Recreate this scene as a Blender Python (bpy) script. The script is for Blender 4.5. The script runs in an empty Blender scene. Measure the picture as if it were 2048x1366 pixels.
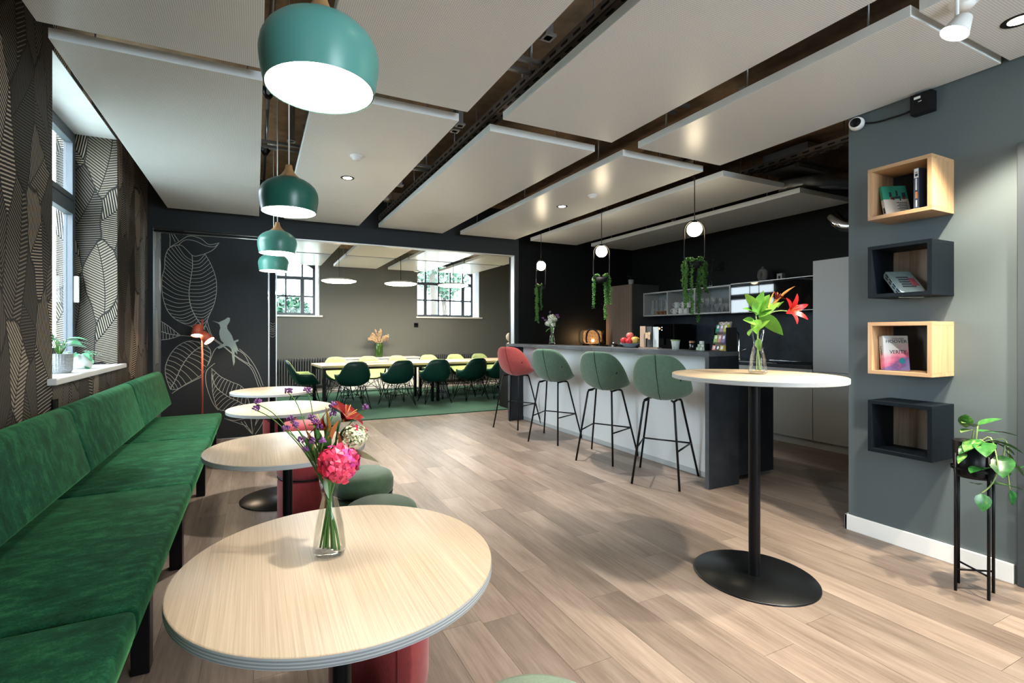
import bpy, bmesh, math, random
from mathutils import Vector, Matrix, Euler
sc = bpy.context.scene
C = sc.collection
random.seed(7)
PI = math.pi
SKY, EXPO = 12.0, 0.97
E_PEND, E_GLOBE, E_DISC, E_RED, E_DOWN = 24.0, 16.0, 34.0, 70.0, 135.0
# ------------------------------------------------------------------ camera
cam = bpy.data.cameras.new('camera'); camo = bpy.data.objects.new('camera', cam); C.objects.link(camo)
cam.sensor_width = 36.0; cam.lens = 17.0
cam.shift_x = 0.0288; cam.shift_y = -0.0078
cam.clip_start = 0.05
camo.location = (0, 0, 1.27); camo.rotation_euler = (PI/2, 0, -math.atan(453/967.0))
sc.camera = camo
# ------------------------------------------------------------------ sky, exposure
w = bpy.data.worlds.new('sky'); sc.world = w; w.use_nodes = True
bg = w.node_tree.nodes['Background']
bg.inputs[0].default_value = (0.80, 0.92, 1.0, 1); bg.inputs[1].default_value = SKY
sc.view_settings.view_transform = 'Standard'; sc.view_settings.look = 'None'
sc.view_settings.exposure = EXPO; sc.view_settings.gamma = 1.0
sc.view_settings.use_curve_mapping = False
sc.cycles.use_denoising = True
sc.cycles.sample_clamp_indirect = 6.0
sc.cycles.caustics_reflective = False; sc.cycles.caustics_refractive = False
sc.cycles.max_bounces = 7; sc.cycles.diffuse_bounces = 4; sc.cycles.glossy_bounces = 3
sc.cycles.transparent_max_bounces = 16; sc.cycles.transmission_bounces = 6
sc.cycles.use_adaptive_sampling = True; sc.cycles.adaptive_threshold = 0.03
def portal(loc, rot, sx, sy):
    l = bpy.data.lights.new('window_portal', 'AREA'); l.shape = 'RECTANGLE'; l.size = sx; l.size_y = sy
    l.cycles.is_portal = True
    o = bpy.data.objects.new('window_portal', l); C.objects.link(o); o.location = loc; o.rotation_euler = rot
portal((-1.46, 4.44, 1.98), (0, -PI/2, 0), 1.95, 1.55)
portal((2.0, -3.14, 1.75), (PI/2, 0, 0), 1.7, 1.7)
portal((-1.46, -2.1, 1.98), (0, -PI/2, 0), 1.95, 1.35)
portal((0.45, 11.34, 2.35), (-PI/2, 0, 0), 1.5, 1.4)
portal((4.22, 11.34, 2.35), (-PI/2, 0, 0), 1.5, 1.4)
portal((-1.46, 9.4, 2.1), (0, -PI/2, 0), 1.2, 1.6)
# ------------------------------------------------------------------ helpers
class MB:
    def __init__(s): s.v = []; s.f = []; s.m = []; s.sm = []
    def add(s, vs, fs, mat=0, smooth=False):
        o = len(s.v); s.v += [tuple(p) for p in vs]
        for f in fs: s.f.append(tuple(i+o for i in f)); s.m.append(mat); s.sm.append(smooth)
        return s
    def box(s, x0, x1, y0, y1, z0, z1, mat=0, M=None):
        vs = [Vector((x, y, z)) for x in (x0, x1) for y in (y0, y1) for z in (z0, z1)]
        if M: vs = [M @ p for p in vs]
        return s.add(vs, [(0,1,3,2),(4,6,7,5),(0,4,5,1),(2,3,7,6),(0,2,6,4),(1,5,7,3)], mat)
    def tube(s, pts, r, n=8, mat=0, closed=False, caps=True, taper=None):
        pts = [Vector(p) for p in pts]; N = len(pts); vs = []; up = None
        for i, p in enumerate(pts):
            if closed: t = pts[(i+1) % N]-pts[i-1]
            else: t = pts[min(i+1, N-1)]-pts[max(i-1, 0)]
            if t.length < 1e-9: t = Vector((0,0,1))
            t.normalize()
            if up is None: up = Vector((0,0,1)) if abs(t.z) < .9 else Vector((1,0,0))
            a = t.cross(up)
            if a.length < 1e-6: a = t.cross(Vector((0,1,0)))
            a.normalize(); b = a.cross(t); up = b
            rr = r if taper is None else r*taper[i]
            vs += [p+rr*(math.cos(2*PI*k/n)*a+math.sin(2*PI*k/n)*b) for k in range(n)]
        fs = []
        for i in range(N if closed else N-1):
            j = (i+1) % N
            for k in range(n): fs.append((i*n+k, i*n+(k+1) % n, j*n+(k+1) % n, j*n+k))
        if caps and not closed: fs += [tuple(range(n))[::-1], tuple((N-1)*n+k for k in range(n))]
        return s.add(vs, fs, mat, True)
    def lathe(s, prof, n=32, c=(0,0,0), mat=0, sx=1, sy=1, smooth=True, capb=False, capt=False):
        vs = [(c[0]+sx*r*math.cos(2*PI*k/n), c[1]+sy*r*math.sin(2*PI*k/n), c[2]+z) for r, z in prof for k in range(n)]
        fs = [(i*n+k, i*n+(k+1) % n, (i+1)*n+(k+1) % n, (i+1)*n+k) for i in range(len(prof)-1) for k in range(n)]
        s.add(vs, fs, mat, smooth); o = len(s.v)-len(vs)
        if capb: s.f.append(tuple(o+k for k in range(n))[::-1]); s.m.append(mat); s.sm.append(False)
        if capt: s.f.append(tuple(o+(len(prof)-1)*n+k for k in range(n))); s.m.append(mat); s.sm.append(False)
        return s
    def disc(s, c, r, n=32, mat=0, z=None, flip=False):
        vs = [(c[0]+r*math.cos(2*PI*k/n), c[1]+r*math.sin(2*PI*k/n), c[2]) for k in range(n)]
        f = tuple(range(n)); return s.add(vs, [f[::-1] if flip else f], mat)
    def ball(s, c, r, n=12, m=8, mat=0, sx=1, sy=1, sz=1):
        pr = [(r*math.sin(PI*i/m)+1e-5, -r*math.cos(PI*i/m)*sz) for i in range(m+1)]
        return s.lathe(pr, n, c, mat, sx, sy)
    def prism(s, poly, y0, y1, mat=0, axis='y'):
        """poly in two coordinates, extruded along the third axis"""
        n = len(poly)
        def P(a, b, t): return {'y': (a, t, b), 'x': (t, a, b), 'z': (a, b, t)}[axis]
        vs = [P(a, b, y0) for a, b in poly]+[P(a, b, y1) for a, b in poly]
        fs = [tuple(range(n)), tuple(range(n, 2*n))[::-1]]+[(i, i+n, (i+1) % n+n, (i+1) % n) for i in range(n)]
        return s.add(vs, fs, mat)
    def grid(s, rows, mat=0, smooth=True, flip=False):
        n = len(rows[0]); vs = [p for r in rows for p in r]
        fs = [(i*n+k, i*n+k+1, (i+1)*n+k+1, (i+1)*n+k) for i in range(len(rows)-1) for k in range(n-1)]
        if flip: fs = [f[::-1] for f in fs]
        return s.add(vs, fs, mat, smooth)
    def mesh(s, name, mats):
        me = bpy.data.meshes.new(name); me.from_pydata(s.v, [], s.f)
        if not isinstance(mats, (list, tuple)): mats = [mats]
        for m in mats: me.materials.append(m)
        me.polygons.foreach_set('material_index', s.m); me.polygons.foreach_set('use_smooth', s.sm)
        me.update(); return me
    def build(s, name, mats, parent=None, bevel=0, solid=0, sub=0, loc=None, rot=None, fixn=True):
        me = s.mesh(name, mats)
        if fixn:
            bm = bmesh.new(); bm.from_mesh(me); bmesh.ops.recalc_face_normals(bm, faces=bm.faces); bm.to_mesh(me); bm.free()
        o = bpy.data.objects.new(name, me); C.objects.link(o)
        if parent is not None: o.parent = parent
        if loc: o.location = loc
        if rot: o.rotation_euler = rot
        if solid:
            md = o.modifiers.new('solid', 'SOLIDIFY'); md.thickness = solid; md.offset = 0
        if bevel:
            md = o.modifiers.new('bevel', 'BEVEL'); md.width = bevel; md.segments = 2; md.limit_method = 'ANGLE'; md.angle_limit = .7
        if sub:
            md = o.modifiers.new('sub', 'SUBSURF'); md.levels = sub; md.render_levels = sub
        return o
def tag(o, label=None, cat=None, group=None, kind=None):
    if label: o['label'] = label
    if cat: o['category'] = cat
    if group: o['group'] = group
    if kind: o['kind'] = kind
    return o
def thing(name, label, cat, loc=(0,0,0), rz=0, group=None):
    o = bpy.data.objects.new(name, None); C.objects.link(o); o.location = loc; o.rotation_euler = (0,0,rz)
    o.empty_display_size = .1
    return tag(o, label, cat, group)
def struct(o): o['kind'] = 'structure'; return o
def copy_tree(o, parent=None):
    c = o.copy(); C.objects.link(c); c.parent = parent
    for ch in list(o.children): copy_tree(ch, c)
    return c
def dup(o, loc, rz=None, label=None):
    c = copy_tree(o); c.location = loc
    if rz is not None: c.rotation_euler = (0,0,rz)
    if label: c['label'] = label
    return c
def smooth_pts(pts, k=6):
    P = [Vector(p) for p in pts]; out = []
    for i in range(len(P)-1):
        p0, p1, p2, p3 = P[max(i-1,0)], P[i], P[i+1], P[min(i+2,len(P)-1)]
        for j in range(k):
            t = j/k; out.append(.5*((2*p1)+(p2-p0)*t+(2*p0-5*p1+4*p2-p3)*t*t+(3*p1-p0-3*p2+p3)*t**3))
    out.append(P[-1]); return out
def text_mesh(s, size, depth=.0006, name='lettering'):
    cu = bpy.data.curves.new(name, 'FONT'); cu.body = s; cu.size = size; cu.extrude = depth; cu.resolution_u = 3
    cu.align_x = 'CENTER'; cu.align_y = 'CENTER'
    t = bpy.data.objects.new(name, cu); C.objects.link(t); bpy.context.view_layer.update()
    me = bpy.data.meshes.new_from_object(t.evaluated_get(bpy.context.evaluated_depsgraph_get()))
    bpy.data.objects.remove(t); return me
def lettering(s, size, mat, parent, M, sx=1.0):
    me = text_mesh(s, size); me.transform(Matrix.Diagonal((sx,1,1,1))); me.transform(M); me.materials.clear(); me.materials.append(mat)
    o = bpy.data.objects.new('lettering', me); C.objects.link(o); o.parent = parent; return o
# ------------------------------------------------------------------ materials
class NT:
    def __init__(s, name):
        s.mat = bpy.data.materials.new(name); s.mat.use_nodes = True; s.t = s.mat.node_tree
        s.b = s.t.nodes['Principled BSDF']; s.out = s.t.nodes['Material Output']
    def n(s, typ, **kw):
        nd = s.t.nodes.new(typ)
        for k, v in kw.items():
            if k.startswith('i_'): nd.inputs[k[2:].replace('_', ' ')].default_value = v
            else: setattr(nd, k, v)
        return nd
    def l(s, a, b): s.t.links.new(a, b)
    def math(s, op, a, b=None, c=None):
        nd = s.n('ShaderNodeMath', operation=op)
        for i, x in enumerate((a, b, c)):
            if x is None: continue
            if isinstance(x, (int, float)): nd.inputs[i].default_value = x
            else: s.l(x, nd.inputs[i])
        return nd.outputs[0]
    def mix(s, f, a, b, mode='MIX'):
        nd = s.n('ShaderNodeMix', data_type='RGBA', blend_type=mode)
        for k, x in ((0, f), (6, a), (7, b)):
            if isinstance(x, (int, float)): nd.inputs[k].default_value = x
            elif isinstance(x, tuple): nd.inputs[k].default_value = (*x[:3], 1)
            else: s.l(x, nd.inputs[k])
        return nd.outputs[2]
    def ramp(s, f, stops):
        nd = s.n('ShaderNodeValToRGB'); r = nd.color_ramp
        while len(r.elements) < len(stops): r.elements.new(.5)
        for e, (p, c) in zip(r.elements, stops): e.position = p; e.color = (*c, 1)
        s.l(f, nd.inputs[0]); return nd.outputs[0]
    def coords(s, scale=(1,1,1), out='Object', rot=(0,0,0)):
        tc = s.n('ShaderNodeTexCoord'); mp = s.n('ShaderNodeMapping'); mp.inputs['Scale'].default_value = scale
        mp.inputs['Rotation'].default_value = rot
        s.l(tc.outputs[out], mp.inputs[0]); return mp.outputs[0]
    def noise(s, vec, scale, detail=4, rough=.55):
        nd = s.n('ShaderNodeTexNoise'); nd.inputs['Scale'].default_value = scale; nd.inputs['Detail'].default_value = detail
        nd.inputs['Roughness'].default_value = rough; s.l(vec, nd.inputs['Vector']); return nd.outputs[0]
    def bump(s, h, strength=.2, dist=.005):
        nd = s.n('ShaderNodeBump'); nd.inputs['Strength'].default_value = strength; nd.inputs['Distance'].default_value = dist
        s.l(h, nd.inputs['Height']); s.l(nd.outputs[0], s.b.inputs['Normal'])
    def col(s, c):
        if isinstance(c, tuple): s.b.inputs['Base Color'].default_value = (*c[:3], 1)
        else: s.l(c, s.b.inputs['Base Color'])
        return s
    def set(s, **kw):
        for k, v in kw.items(): s.b.inputs[k.replace('_', ' ')].default_value = v
        return s
def plain(name, c, rough=.5, metal=0, var=.08, scale=12, bump=0, **kw):
    """a procedural paint, plastic or metal with slight mottling"""
    m = NT(name); v = m.coords(); f = m.noise(v, scale)
    a = tuple(max(0, x*(1-var)) for x in c); b = tuple(min(1, x*(1+var)) for x in c)
    m.col(m.mix(f, a, b)); m.set(Roughness=rough, Metallic=metal, **kw)
    if bump: m.bump(m.noise(v, scale*8), bump, .002)
    return m.mat
def fabric(name, c, c2=None, scale=500, rough=.9, sheen=.3, bump=.35):
    m = NT(name); v = m.coords(); c2 = c2 or tuple(x*.72 for x in c)
    wv = m.n('ShaderNodeTexWave', wave_type='BANDS', bands_direction='X'); wv.inputs['Scale'].default_value = scale/6; wv.inputs['Distortion'].default_value = 3
    m.l(v, wv.inputs['Vector'])
    f = m.math('ADD', m.math('MULTIPLY', m.noise(m.coords((1, 1, .25)), scale*.5, 3), .6), m.math('MULTIPLY', m.noise(v, 30, 3), .4))
    m.col(m.ramp(f, [(.3, c2), (.7, c)])); m.set(Roughness=rough)
    m.b.inputs['Sheen Weight'].default_value = sheen; m.bump(f, bump, .003); return m.mat
def wood(name, c1, c2, axis=1, scale=1.0, rough=.45, fine=60):
    m = NT(name); sc3 = [fine, fine, fine]; sc3[axis] = fine*(.010 if fine > 200 else .035)
    v = m.coords(tuple(x*scale for x in sc3)); f = m.noise(v, 1.0, 6, .6)
    big = [5, 5, 5]; big[axis] = .5
    g = m.noise(m.coords(tuple(x*scale for x in big)), 1.0, 2)
    h = m.math('ADD', m.math('MULTIPLY', f, .7), m.math('MULTIPLY', g, .3))
    m.col(m.ramp(h, [(.36, c2), (.62, c1)])); m.set(Roughness=rough); m.bump(f, .12, .001); return m.mat
def emit(name, c, strength):
    m = NT(name); m.col((1,1,1)); m.b.inputs['Emission Color'].default_value = (*c, 1); m.b.inputs['Emission Strength'].default_value = strength
    return m.mat
def glass(name, tint=(1,1,1), edge=.6, rough=0.0, lit_white=0):
    """thin clear glass: lets light through, reflects by its angle"""
    m = NT(name); t = m.n('ShaderNodeBsdfTransparent'); t.inputs[0].default_value = (*tint, 1)
    g = m.n('ShaderNodeBsdfGlossy'); g.inputs['Roughness'].default_value = rough
    lw = m.n('ShaderNodeFresnel'); lw.inputs['IOR'].default_value = 1.45
    f = m.math('MULTIPLY', lw.outputs[0], edge)
    mx = m.n('ShaderNodeMixShader'); m.l(f, mx.inputs[0]); m.l(t.outputs[0], mx.inputs[1]); m.l(g.outputs[0], mx.inputs[2])
    if lit_white:  # white diffuse stands in for light refracted by the glass
        df = m.n('ShaderNodeBsdfDiffuse'); df.inputs[0].default_value = (.9,.93,.95,1); m2 = m.n('ShaderNodeMixShader'); m2.inputs[0].default_value = lit_white
        m.l(mx.outputs[0], m2.inputs[1]); m.l(df.outputs[0], m2.inputs[2]); mx = m2
    m.t.nodes.remove(m.b); m.l(mx.outputs[0], m.out.inputs[0]); return m.mat
# --- special surfaces
def mat_plank():
    m = NT('oak_plank'); oi = m.n('ShaderNodeObjectInfo'); tc = m.n('ShaderNodeTexCoord')
    off = m.n('ShaderNodeVectorMath', operation='MULTIPLY_ADD'); off.inputs[1].default_value = (1,1,1)
    cb = m.n('ShaderNodeCombineXYZ'); r = m.math('MULTIPLY', oi.outputs['Random'], 37.0)
    m.l(r, cb.inputs[0]); m.l(r, cb.inputs[1]); m.l(tc.outputs['Object'], off.inputs[0]); m.l(cb.outputs[0], off.inputs[2])
    def sc_(v): 
        mp = m.n('ShaderNodeMapping'); mp.inputs['Scale'].default_value = v; m.l(off.outputs[0], mp.inputs[0]); return mp.outputs[0]
    warp = m.noise(sc_((4, .9, 1)), 1.0, 3)
    wv = m.n('ShaderNodeTexWave', wave_type='BANDS', bands_direction='X'); wv.inputs['Scale'].default_value = 5; wv.inputs['Distortion'].default_value = 9
    wv.inputs['Detail'].default_value = 3; wv.inputs['Detail Scale'].default_value = 1.2; m.l(sc_((1.6, .22, 1)), wv.inputs['Vector'])
    fine = m.noise(sc_((85, 5.0, 1)), 1.0, 5, .65); mid = m.noise(sc_((14, 1.6, 1)), 1.0, 4, .6)
    h = m.math('ADD', m.math('MULTIPLY', wv.outputs[1] if len(wv.outputs) > 1 else wv.outputs[0], .02), m.math('ADD', m.math('MULTIPLY', fine, .27), m.math('ADD', m.math('MULTIPLY', warp, .37), m.math('MULTIPLY', mid, .30))))
    base = m.ramp(h, [(.30, (.095,.068,.053)), (.47, (.225,.174,.143)), (.66, (.360,.295,.250))])
    tone = m.math('ADD', m.math('MULTIPLY', oi.outputs['Random'], .42), .74)
    cc = m.n('ShaderNodeCombineColor')
    for i in range(3): m.l(tone, cc.inputs[i])
    m.col(m.mix(1.0, base, cc.outputs[0], 'MULTIPLY')); m.set(Roughness=.42); m.b.inputs['Specular IOR Level'].default_value = .4
    m.bump(fine, .25, .001); return m.mat
def mat_wallpaper():
    m = NT('feather_leaf_wallpaper'); tc = m.n('ShaderNodeTexCoord'); sp = m.n('ShaderNodeSeparateXYZ'); m.l(tc.outputs['Object'], sp.inputs[0])
    u = m.math('ADD', sp.outputs[0], sp.outputs[1]); z = sp.outputs[2]
    cb = m.n('ShaderNodeCombineXYZ'); m.l(m.math('MULTIPLY', u, 4.8), cb.inputs[0]); m.l(m.math('MULTIPLY', z, 1.75), cb.inputs[1])
    nz = m.n('ShaderNodeTexNoise'); nz.inputs['Scale'].default_value = 1.1; m.l(cb.outputs[0], nz.inputs['Vector'])
    wp = m.n('ShaderNodeVectorMath', operation='MULTIPLY_ADD'); wp.inputs[1].default_value = (.55,.5,0); m.l(nz.outputs[1], wp.inputs[0]); m.l(cb.outputs[0], wp.inputs[2])
    vo = m.n('ShaderNodeTexVoronoi', voronoi_dimensions='2D', feature='F1'); vo.inputs['Scale'].default_value = 1; m.l(wp.outputs[0], vo.inputs['Vector'])
    ed = m.n('ShaderNodeTexVoronoi', voronoi_dimensions='2D', feature='DISTANCE_TO_EDGE'); ed.inputs['Scale'].default_value = 1; m.l(wp.outputs[0], ed.inputs['Vector'])
    sh = m.n('ShaderNodeVectorMath', operation='ADD'); sh.inputs[1].default_value = (.27,.25,0); m.l(cb.outputs[0], sh.inputs[0])
    d = m.n('ShaderNodeVectorMath', operation='SUBTRACT'); m.l(sh.outputs[0], d.inputs[0]); m.l(vo.outputs['Position'], d.inputs[1])
    ds = m.n('ShaderNodeSeparateXYZ'); m.l(d.outputs[0], ds.inputs[0])
    rc = m.n('ShaderNodeSeparateColor'); m.l(vo.outputs['Color'], rc.inputs[0])
    ang = m.math('MULTIPLY', m.math('SUBTRACT', rc.outputs[0], .5), 1.9)
    dx = m.math('MULTIPLY', ds.outputs[0], .208); dz = m.math('MULTIPLY', ds.outputs[1], .571)
    ca, sa = m.math('COSINE', ang), m.math('SINE', ang)
    a = m.math('SUBTRACT', m.math('MULTIPLY', dx, ca), m.math('MULTIPLY', dz, sa)); b = m.math('ADD', m.math('MULTIPLY', dx, sa), m.math('MULTIPLY', dz, ca))
    aa = m.math('ABSOLUTE', m.math('ADD', a, m.math('MULTIPLY', m.math('MULTIPLY', b, b), .25)))
    slope = m.math('ADD', m.math('MULTIPLY', rc.outputs[1], .9), .45)
    ph = m.math('MULTIPLY', m.math('SUBTRACT', b, m.math('MULTIPLY', aa, slope)), 270.0)
    wob = m.noise(cb.outputs[0], 9, 2); ph = m.math('ADD', ph, m.math('MULTIPLY', wob, 1.2))
    st = m.math('ADD', m.math('MULTIPLY', m.math('SINE', ph), .5), .5)
    thr = m.math('ADD', m.math('MULTIPLY', rc.outputs[2], .50), .22)
    line = m.n('ShaderNodeMapRange', interpolation_type='SMOOTHSTEP'); m.l(st, line.inputs[0]); m.l(thr, line.inputs[1]); m.l(m.math('ADD', thr, .3), line.inputs[2])
    rib = m.n('ShaderNodeMapRange'); m.l(aa, rib.inputs[0]); rib.inputs[1].default_value = .002; rib.inputs[2].default_value = .0045
    edge = m.n('ShaderNodeMapRange'); m.l(ed.outputs['Distance'], edge.inputs[0]); edge.inputs[1].default_value = .005; edge.inputs[2].default_value = .03
    grain = m.noise(m.coords((30, 30, 6)), 1.0, 4)
    tan = m.mix(m.math('POWER', m.math('FRACT', m.math('MULTIPLY', rc.outputs[0], 7.3)), 1.5), (.08,.070,.057), (.76,.64,.49))
    tan = m.mix(m.math('MULTIPLY', grain, .4), tan, (.10,.09,.075))
    k = m.math('MULTIPLY', m.math('MULTIPLY', line.outputs[0], rib.outputs[0]), edge.outputs[0])
    m.col(m.mix(k, (.012,.012,.012), tan)); m.set(Roughness=.75); m.b.inputs['Specular IOR Level'].default_value = .25; return m.mat
def mat_panel(perf=True):
    m = NT('perforated_panel_sheet'); v = m.coords((1,1,1))
    ck = m.n('ShaderNodeVectorMath', operation='FRACTION'); sc3 = m.n('ShaderNodeVectorMath', operation='SCALE'); sc3.inputs['Scale'].default_value = 110
    m.l(v, sc3.inputs[0]); m.l(sc3.outputs[0], ck.inputs[0])
    su = m.n('ShaderNodeVectorMath', operation='SUBTRACT'); su.inputs[1].default_value = (.5,.5,.5); m.l(ck.outputs[0], su.inputs[0])
    ml = m.n('ShaderNodeVectorMath', operation='MULTIPLY'); ml.inputs[1].default_value = (1,1,0); m.l(su.outputs[0], ml.inputs[0])
    ln = m.n('ShaderNodeVectorMath', operation='LENGTH'); m.l(ml.outputs[0], ln.inputs[0])
    hole = m.n('ShaderNodeMapRange'); m.l(ln.outputs[1], hole.inputs[0]); hole.inputs[1].default_value = .20; hole.inputs[2].default_value = .30
    m.col(m.mix(hole.outputs[0], (.43,.45,.46), (.81,.84,.86))); m.set(Roughness=.30); m.b.inputs['Specular IOR Level'].default_value = .5
    return m.mat
def mat_slab():
    m = NT('brown_board_slab'); v = m.coords((1,1,1)); a = m.noise(m.coords((2.2,.6,1)), 1.5, 5); b = m.noise(v, 9, 5)
    m.col(m.ramp(m.math('ADD', m.math('MULTIPLY', a, .6), m.math('MULTIPLY', b, .4)), [(.35, (.19,.118,.068)), (.65, (.50,.335,.20))])); m.set(Roughness=.8); return m.mat
def mat_carpet():
    m = NT('green_carpet_pile'); v = m.coords(); f = m.noise(v, 90, 3, .7); g = m.noise(v, 2.2, 2)
    m.col(m.mix(g, m.ramp(f, [(.3, (.003,.050,.036)), (.7, (.035,.165,.105))]), m.ramp(f, [(.3, (.012,.075,.045)), (.7, (.085,.23,.13))]))); m.set(Roughness=1)
    m.b.inputs['Sheen Weight'].default_value = .1; m.bump(f, .8, .01); return m.mat
def mat_velvet():
    m = NT('green_velvet'); v = m.coords(); n1 = m.noise(m.coords((5, 9, 5)), 2.0, 7, .68); n2 = m.noise(v, 160, 3)
    f = m.math('ADD', m.math('MULTIPLY', n1, .75), m.math('MULTIPLY', n2, .25))
    m.col(m.ramp(f, [(.35, (.003,.028,.014)), (.50, (.006,.070,.033)), (.66, (.026,.160,.068))])); m.set(Roughness=.85)
    m.b.inputs['Sheen Weight'].default_value = .22; m.b.inputs['Sheen Roughness'].default_value = .3; m.b.inputs['Sheen Tint'].default_value = (.25,.9,.35,1)
    m.b.inputs['Specular IOR Level'].default_value = .15; m.bump(f, .25, .004); return m.mat
def mat_counter(name, c1, c2, rough=.4):
    m = NT(name); v = m.coords(); f = m.noise(v, 3.5, 8, .65)
    m.col(m.ramp(f, [(.3, c1), (.7, c2)])); m.set(Roughness=rough, Specular_IOR_Level=.3); m.bump(m.noise(v, 40, 4), .06, .002); return m.mat
def mat_leaf(name, c1, c2, scale=30):
    m = NT(name); v = m.coords((1,1,1)); f = m.noise(v, scale, 3); oi = m.n('ShaderNodeObjectInfo')
    g = m.math('ADD', m.math('MULTIPLY', f, .6), m.math('MULTIPLY', oi.outputs['Random'], .4))
    m.col(m.ramp(g, [(.3, c1), (.75, c2)])); m.set(Roughness=.38); m.b.inputs['Subsurface Weight'].default_value = 0.0; return m.mat
M = {}
M['plank'] = mat_plank(); M['wallpaper'] = mat_wallpaper(); M['panel'] = mat_panel(); M['slab'] = mat_slab(); M['carpet'] = mat_carpet(); M['velvet'] = mat_velvet()
M['panel_edge'] = plain('panel_edge_white', (.84,.88,.90), .5, var=.03)
M['dark_wall'] = plain('anthracite_wall_paint', (.028,.033,.038), .62, var=.10, scale=3, Specular_IOR_Level=.2)
M['black_wall'] = plain('black_wall_paint', (.0085,.0105,.0115), .6, var=.12, scale=3, Specular_IOR_Level=.15)
M['grey_wall'] = plain('grey_green_wall_paint', (.088,.112,.120), .62, var=.05, scale=2)
M['far_wall'] = plain('olive_grey_wall_paint', (.130,.140,.128), .65, var=.06, scale=2)
M['white'] = plain('white_paint', (.80,.81,.81), .45, var=.03)
M['white_front'] = plain('white_lacquer_front', (.74,.785,.82), .4, var=.03, scale=2)
M['light_metal'] = plain('brushed_light_metal', (.62,.64,.66), .35, .6)
M['black'] = plain('black_powder_coat', (.005,.005,.006), .34, var=.1, Specular_IOR_Level=.2)
M['black_soft'] = plain('black_matt', (.004,.004,.005), .7, var=.1, Specular_IOR_Level=.25)
M['dark_steel'] = plain('black_steel_plate', (.004,.005,.006), .30, 0, Specular_IOR_Level=.35)
M['zinc'] = plain('zinc_steel', (.30,.31,.32), .35, .9, var=.2)
M['tray'] = plain('dull_cable_tray', (.16,.135,.12), .5, .4, var=.2)
M['chrome'] = plain('chrome', (.75,.76,.78), .12, 1, var=.02)
M['counter'] = mat_counter('dark_stone_counter', (.045,.050,.058), (.110,.120,.135))
M['counter_black'] = mat_counter('black_stone_panel', (.010,.012,.016), (.030,.035,.042))
M['splash'] = mat_counter('slate_backsplash', (.010,.015,.022), (.030,.042,.058), .5)
M['grey_front'] = plain('grey_cabinet_front', (.47,.50,.52), .42, var=.03, scale=2)
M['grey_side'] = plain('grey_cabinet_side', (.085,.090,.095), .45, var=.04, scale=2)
M['shelf_grey'] = plain('grey_shelf_board', (.52,.54,.55), .45, var=.04)
M['shelf_in'] = plain('grey_shelf_back', (.27,.31,.335), .5, var=.04)
M['beige_front'] = plain('beige_grooved_front', (.33,.255,.205), .5, var=.06)
M['black_glass'] = plain('black_glass', (.004,.004,.005), .03, var=.02)
M['table_top'] = wood('pale_oak_top', (.58,.47,.345), (.40,.31,.215), 1, 1.0, .42, 240)
M['table_top_x'] = wood('oak_top_hi', (.58,.455,.32), (.42,.315,.205), 0, 1.0, .42, 240)
M['table_edge'] = plain('layered_pale_edge', (.60,.61,.61), .45, var=.05)
M['dining_top'] = wood('dining_oak', (.70,.56,.40), (.52,.38,.24), 0, .5, .4)
M['box_oak'] = wood('box_oak', (.52,.335,.185), (.36,.21,.105), 2, .9, .42)
M['box_oak_h'] = wood('box_oak_long', (.52,.335,.185), (.36,.21,.105), 1, .9, .42)
M['grey_oak'] = wood('grey_oak_back', (.36,.29,.225), (.21,.155,.115), 2, .9, .5)
M['cap_wood'] = wood('turned_wood_cap', (.52,.29,.12), (.36,.18,.07), 2, 1.2, .4)
M['navy_box'] = plain('blue_black_box', (.0045,.0075,.0115), .5, var=.1, Specular_IOR_Level=.13)
M['lamp_green'] = plain('satin_green_shade', (.018,.130,.098), .32, var=.03)
M['lamp_daylit'] = plain('satin_green_daylit_shade', (.13,.40,.36), .32, var=.03)  # green shade with the daylight reflection painted into a paler base colour
M['lamp_pale'] = plain('satin_pale_green_shade', (.075,.27,.22), .32, var=.03)
M['shade_in'] = plain('white_shade_inside', (.85,.83,.78), .6, var=.01)
M['red_lamp'] = plain('coral_red_metal', (.46,.085,.045), .4, var=.04)
M['stool_green'] = fabric('sage_wool', (.105,.195,.135), (.062,.120,.085))
M['stool_red'] = fabric('coral_wool', (.50,.085,.080), (.34,.05,.05))
M['pouf_red'] = fabric('crimson_wool', (.36,.038,.045), (.24,.022,.03))
M['pouf_green'] = fabric('olive_wool', (.085,.145,.075), (.055,.098,.052))
M['pouf_pale'] = fabric('pale_sage_wool', (.21,.29,.20), (.15,.21,.145))
M['shell_green'] = plain('dark_green_shell', (.007,.052,.040), .35, var=.05)
M['pad_lime'] = fabric('lime_pad', (.46,.58,.26), (.34,.45,.19))
M['terracotta'] = plain('grey_ceramic', (.42,.44,.45), .6, var=.05)
M['white_ceramic'] = plain('white_ceramic', (.72,.74,.74), .35, var=.02)
M['dark_ceramic'] = plain('taupe_ceramic', (.115,.110,.105), .8, var=.1, scale=20)
M['leaf'] = mat_leaf('green_leaf', (.035,.150,.030), (.14,.36,.08))
M['leaf_bright'] = mat_leaf('bright_green_leaf', (.10,.30,.035), (.30,.56,.08))
M['leaf_sill'] = mat_leaf('window_plant_leaf', (.02,.16,.06), (.12,.42,.20))
M['leaf_dark'] = mat_leaf('dark_leaf', (.008,.02,.008), (.03,.05,.02))
M['leaf_pale'] = mat_leaf('pale_grey_green_leaf', (.30,.46,.28), (.50,.66,.46))
M['pearl'] = mat_leaf('succulent_strand', (.02,.09,.015), (.11,.27,.055), 60)
M['stem'] = plain('plant_stem', (.10,.24,.05), .5, var=.2)
M['stem_pale'] = plain('pale_stem', (.25,.36,.12), .5, var=.2)
M['soil'] = plain('potting_soil', (.03,.02,.015), .95, var=.4, scale=60)
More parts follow.
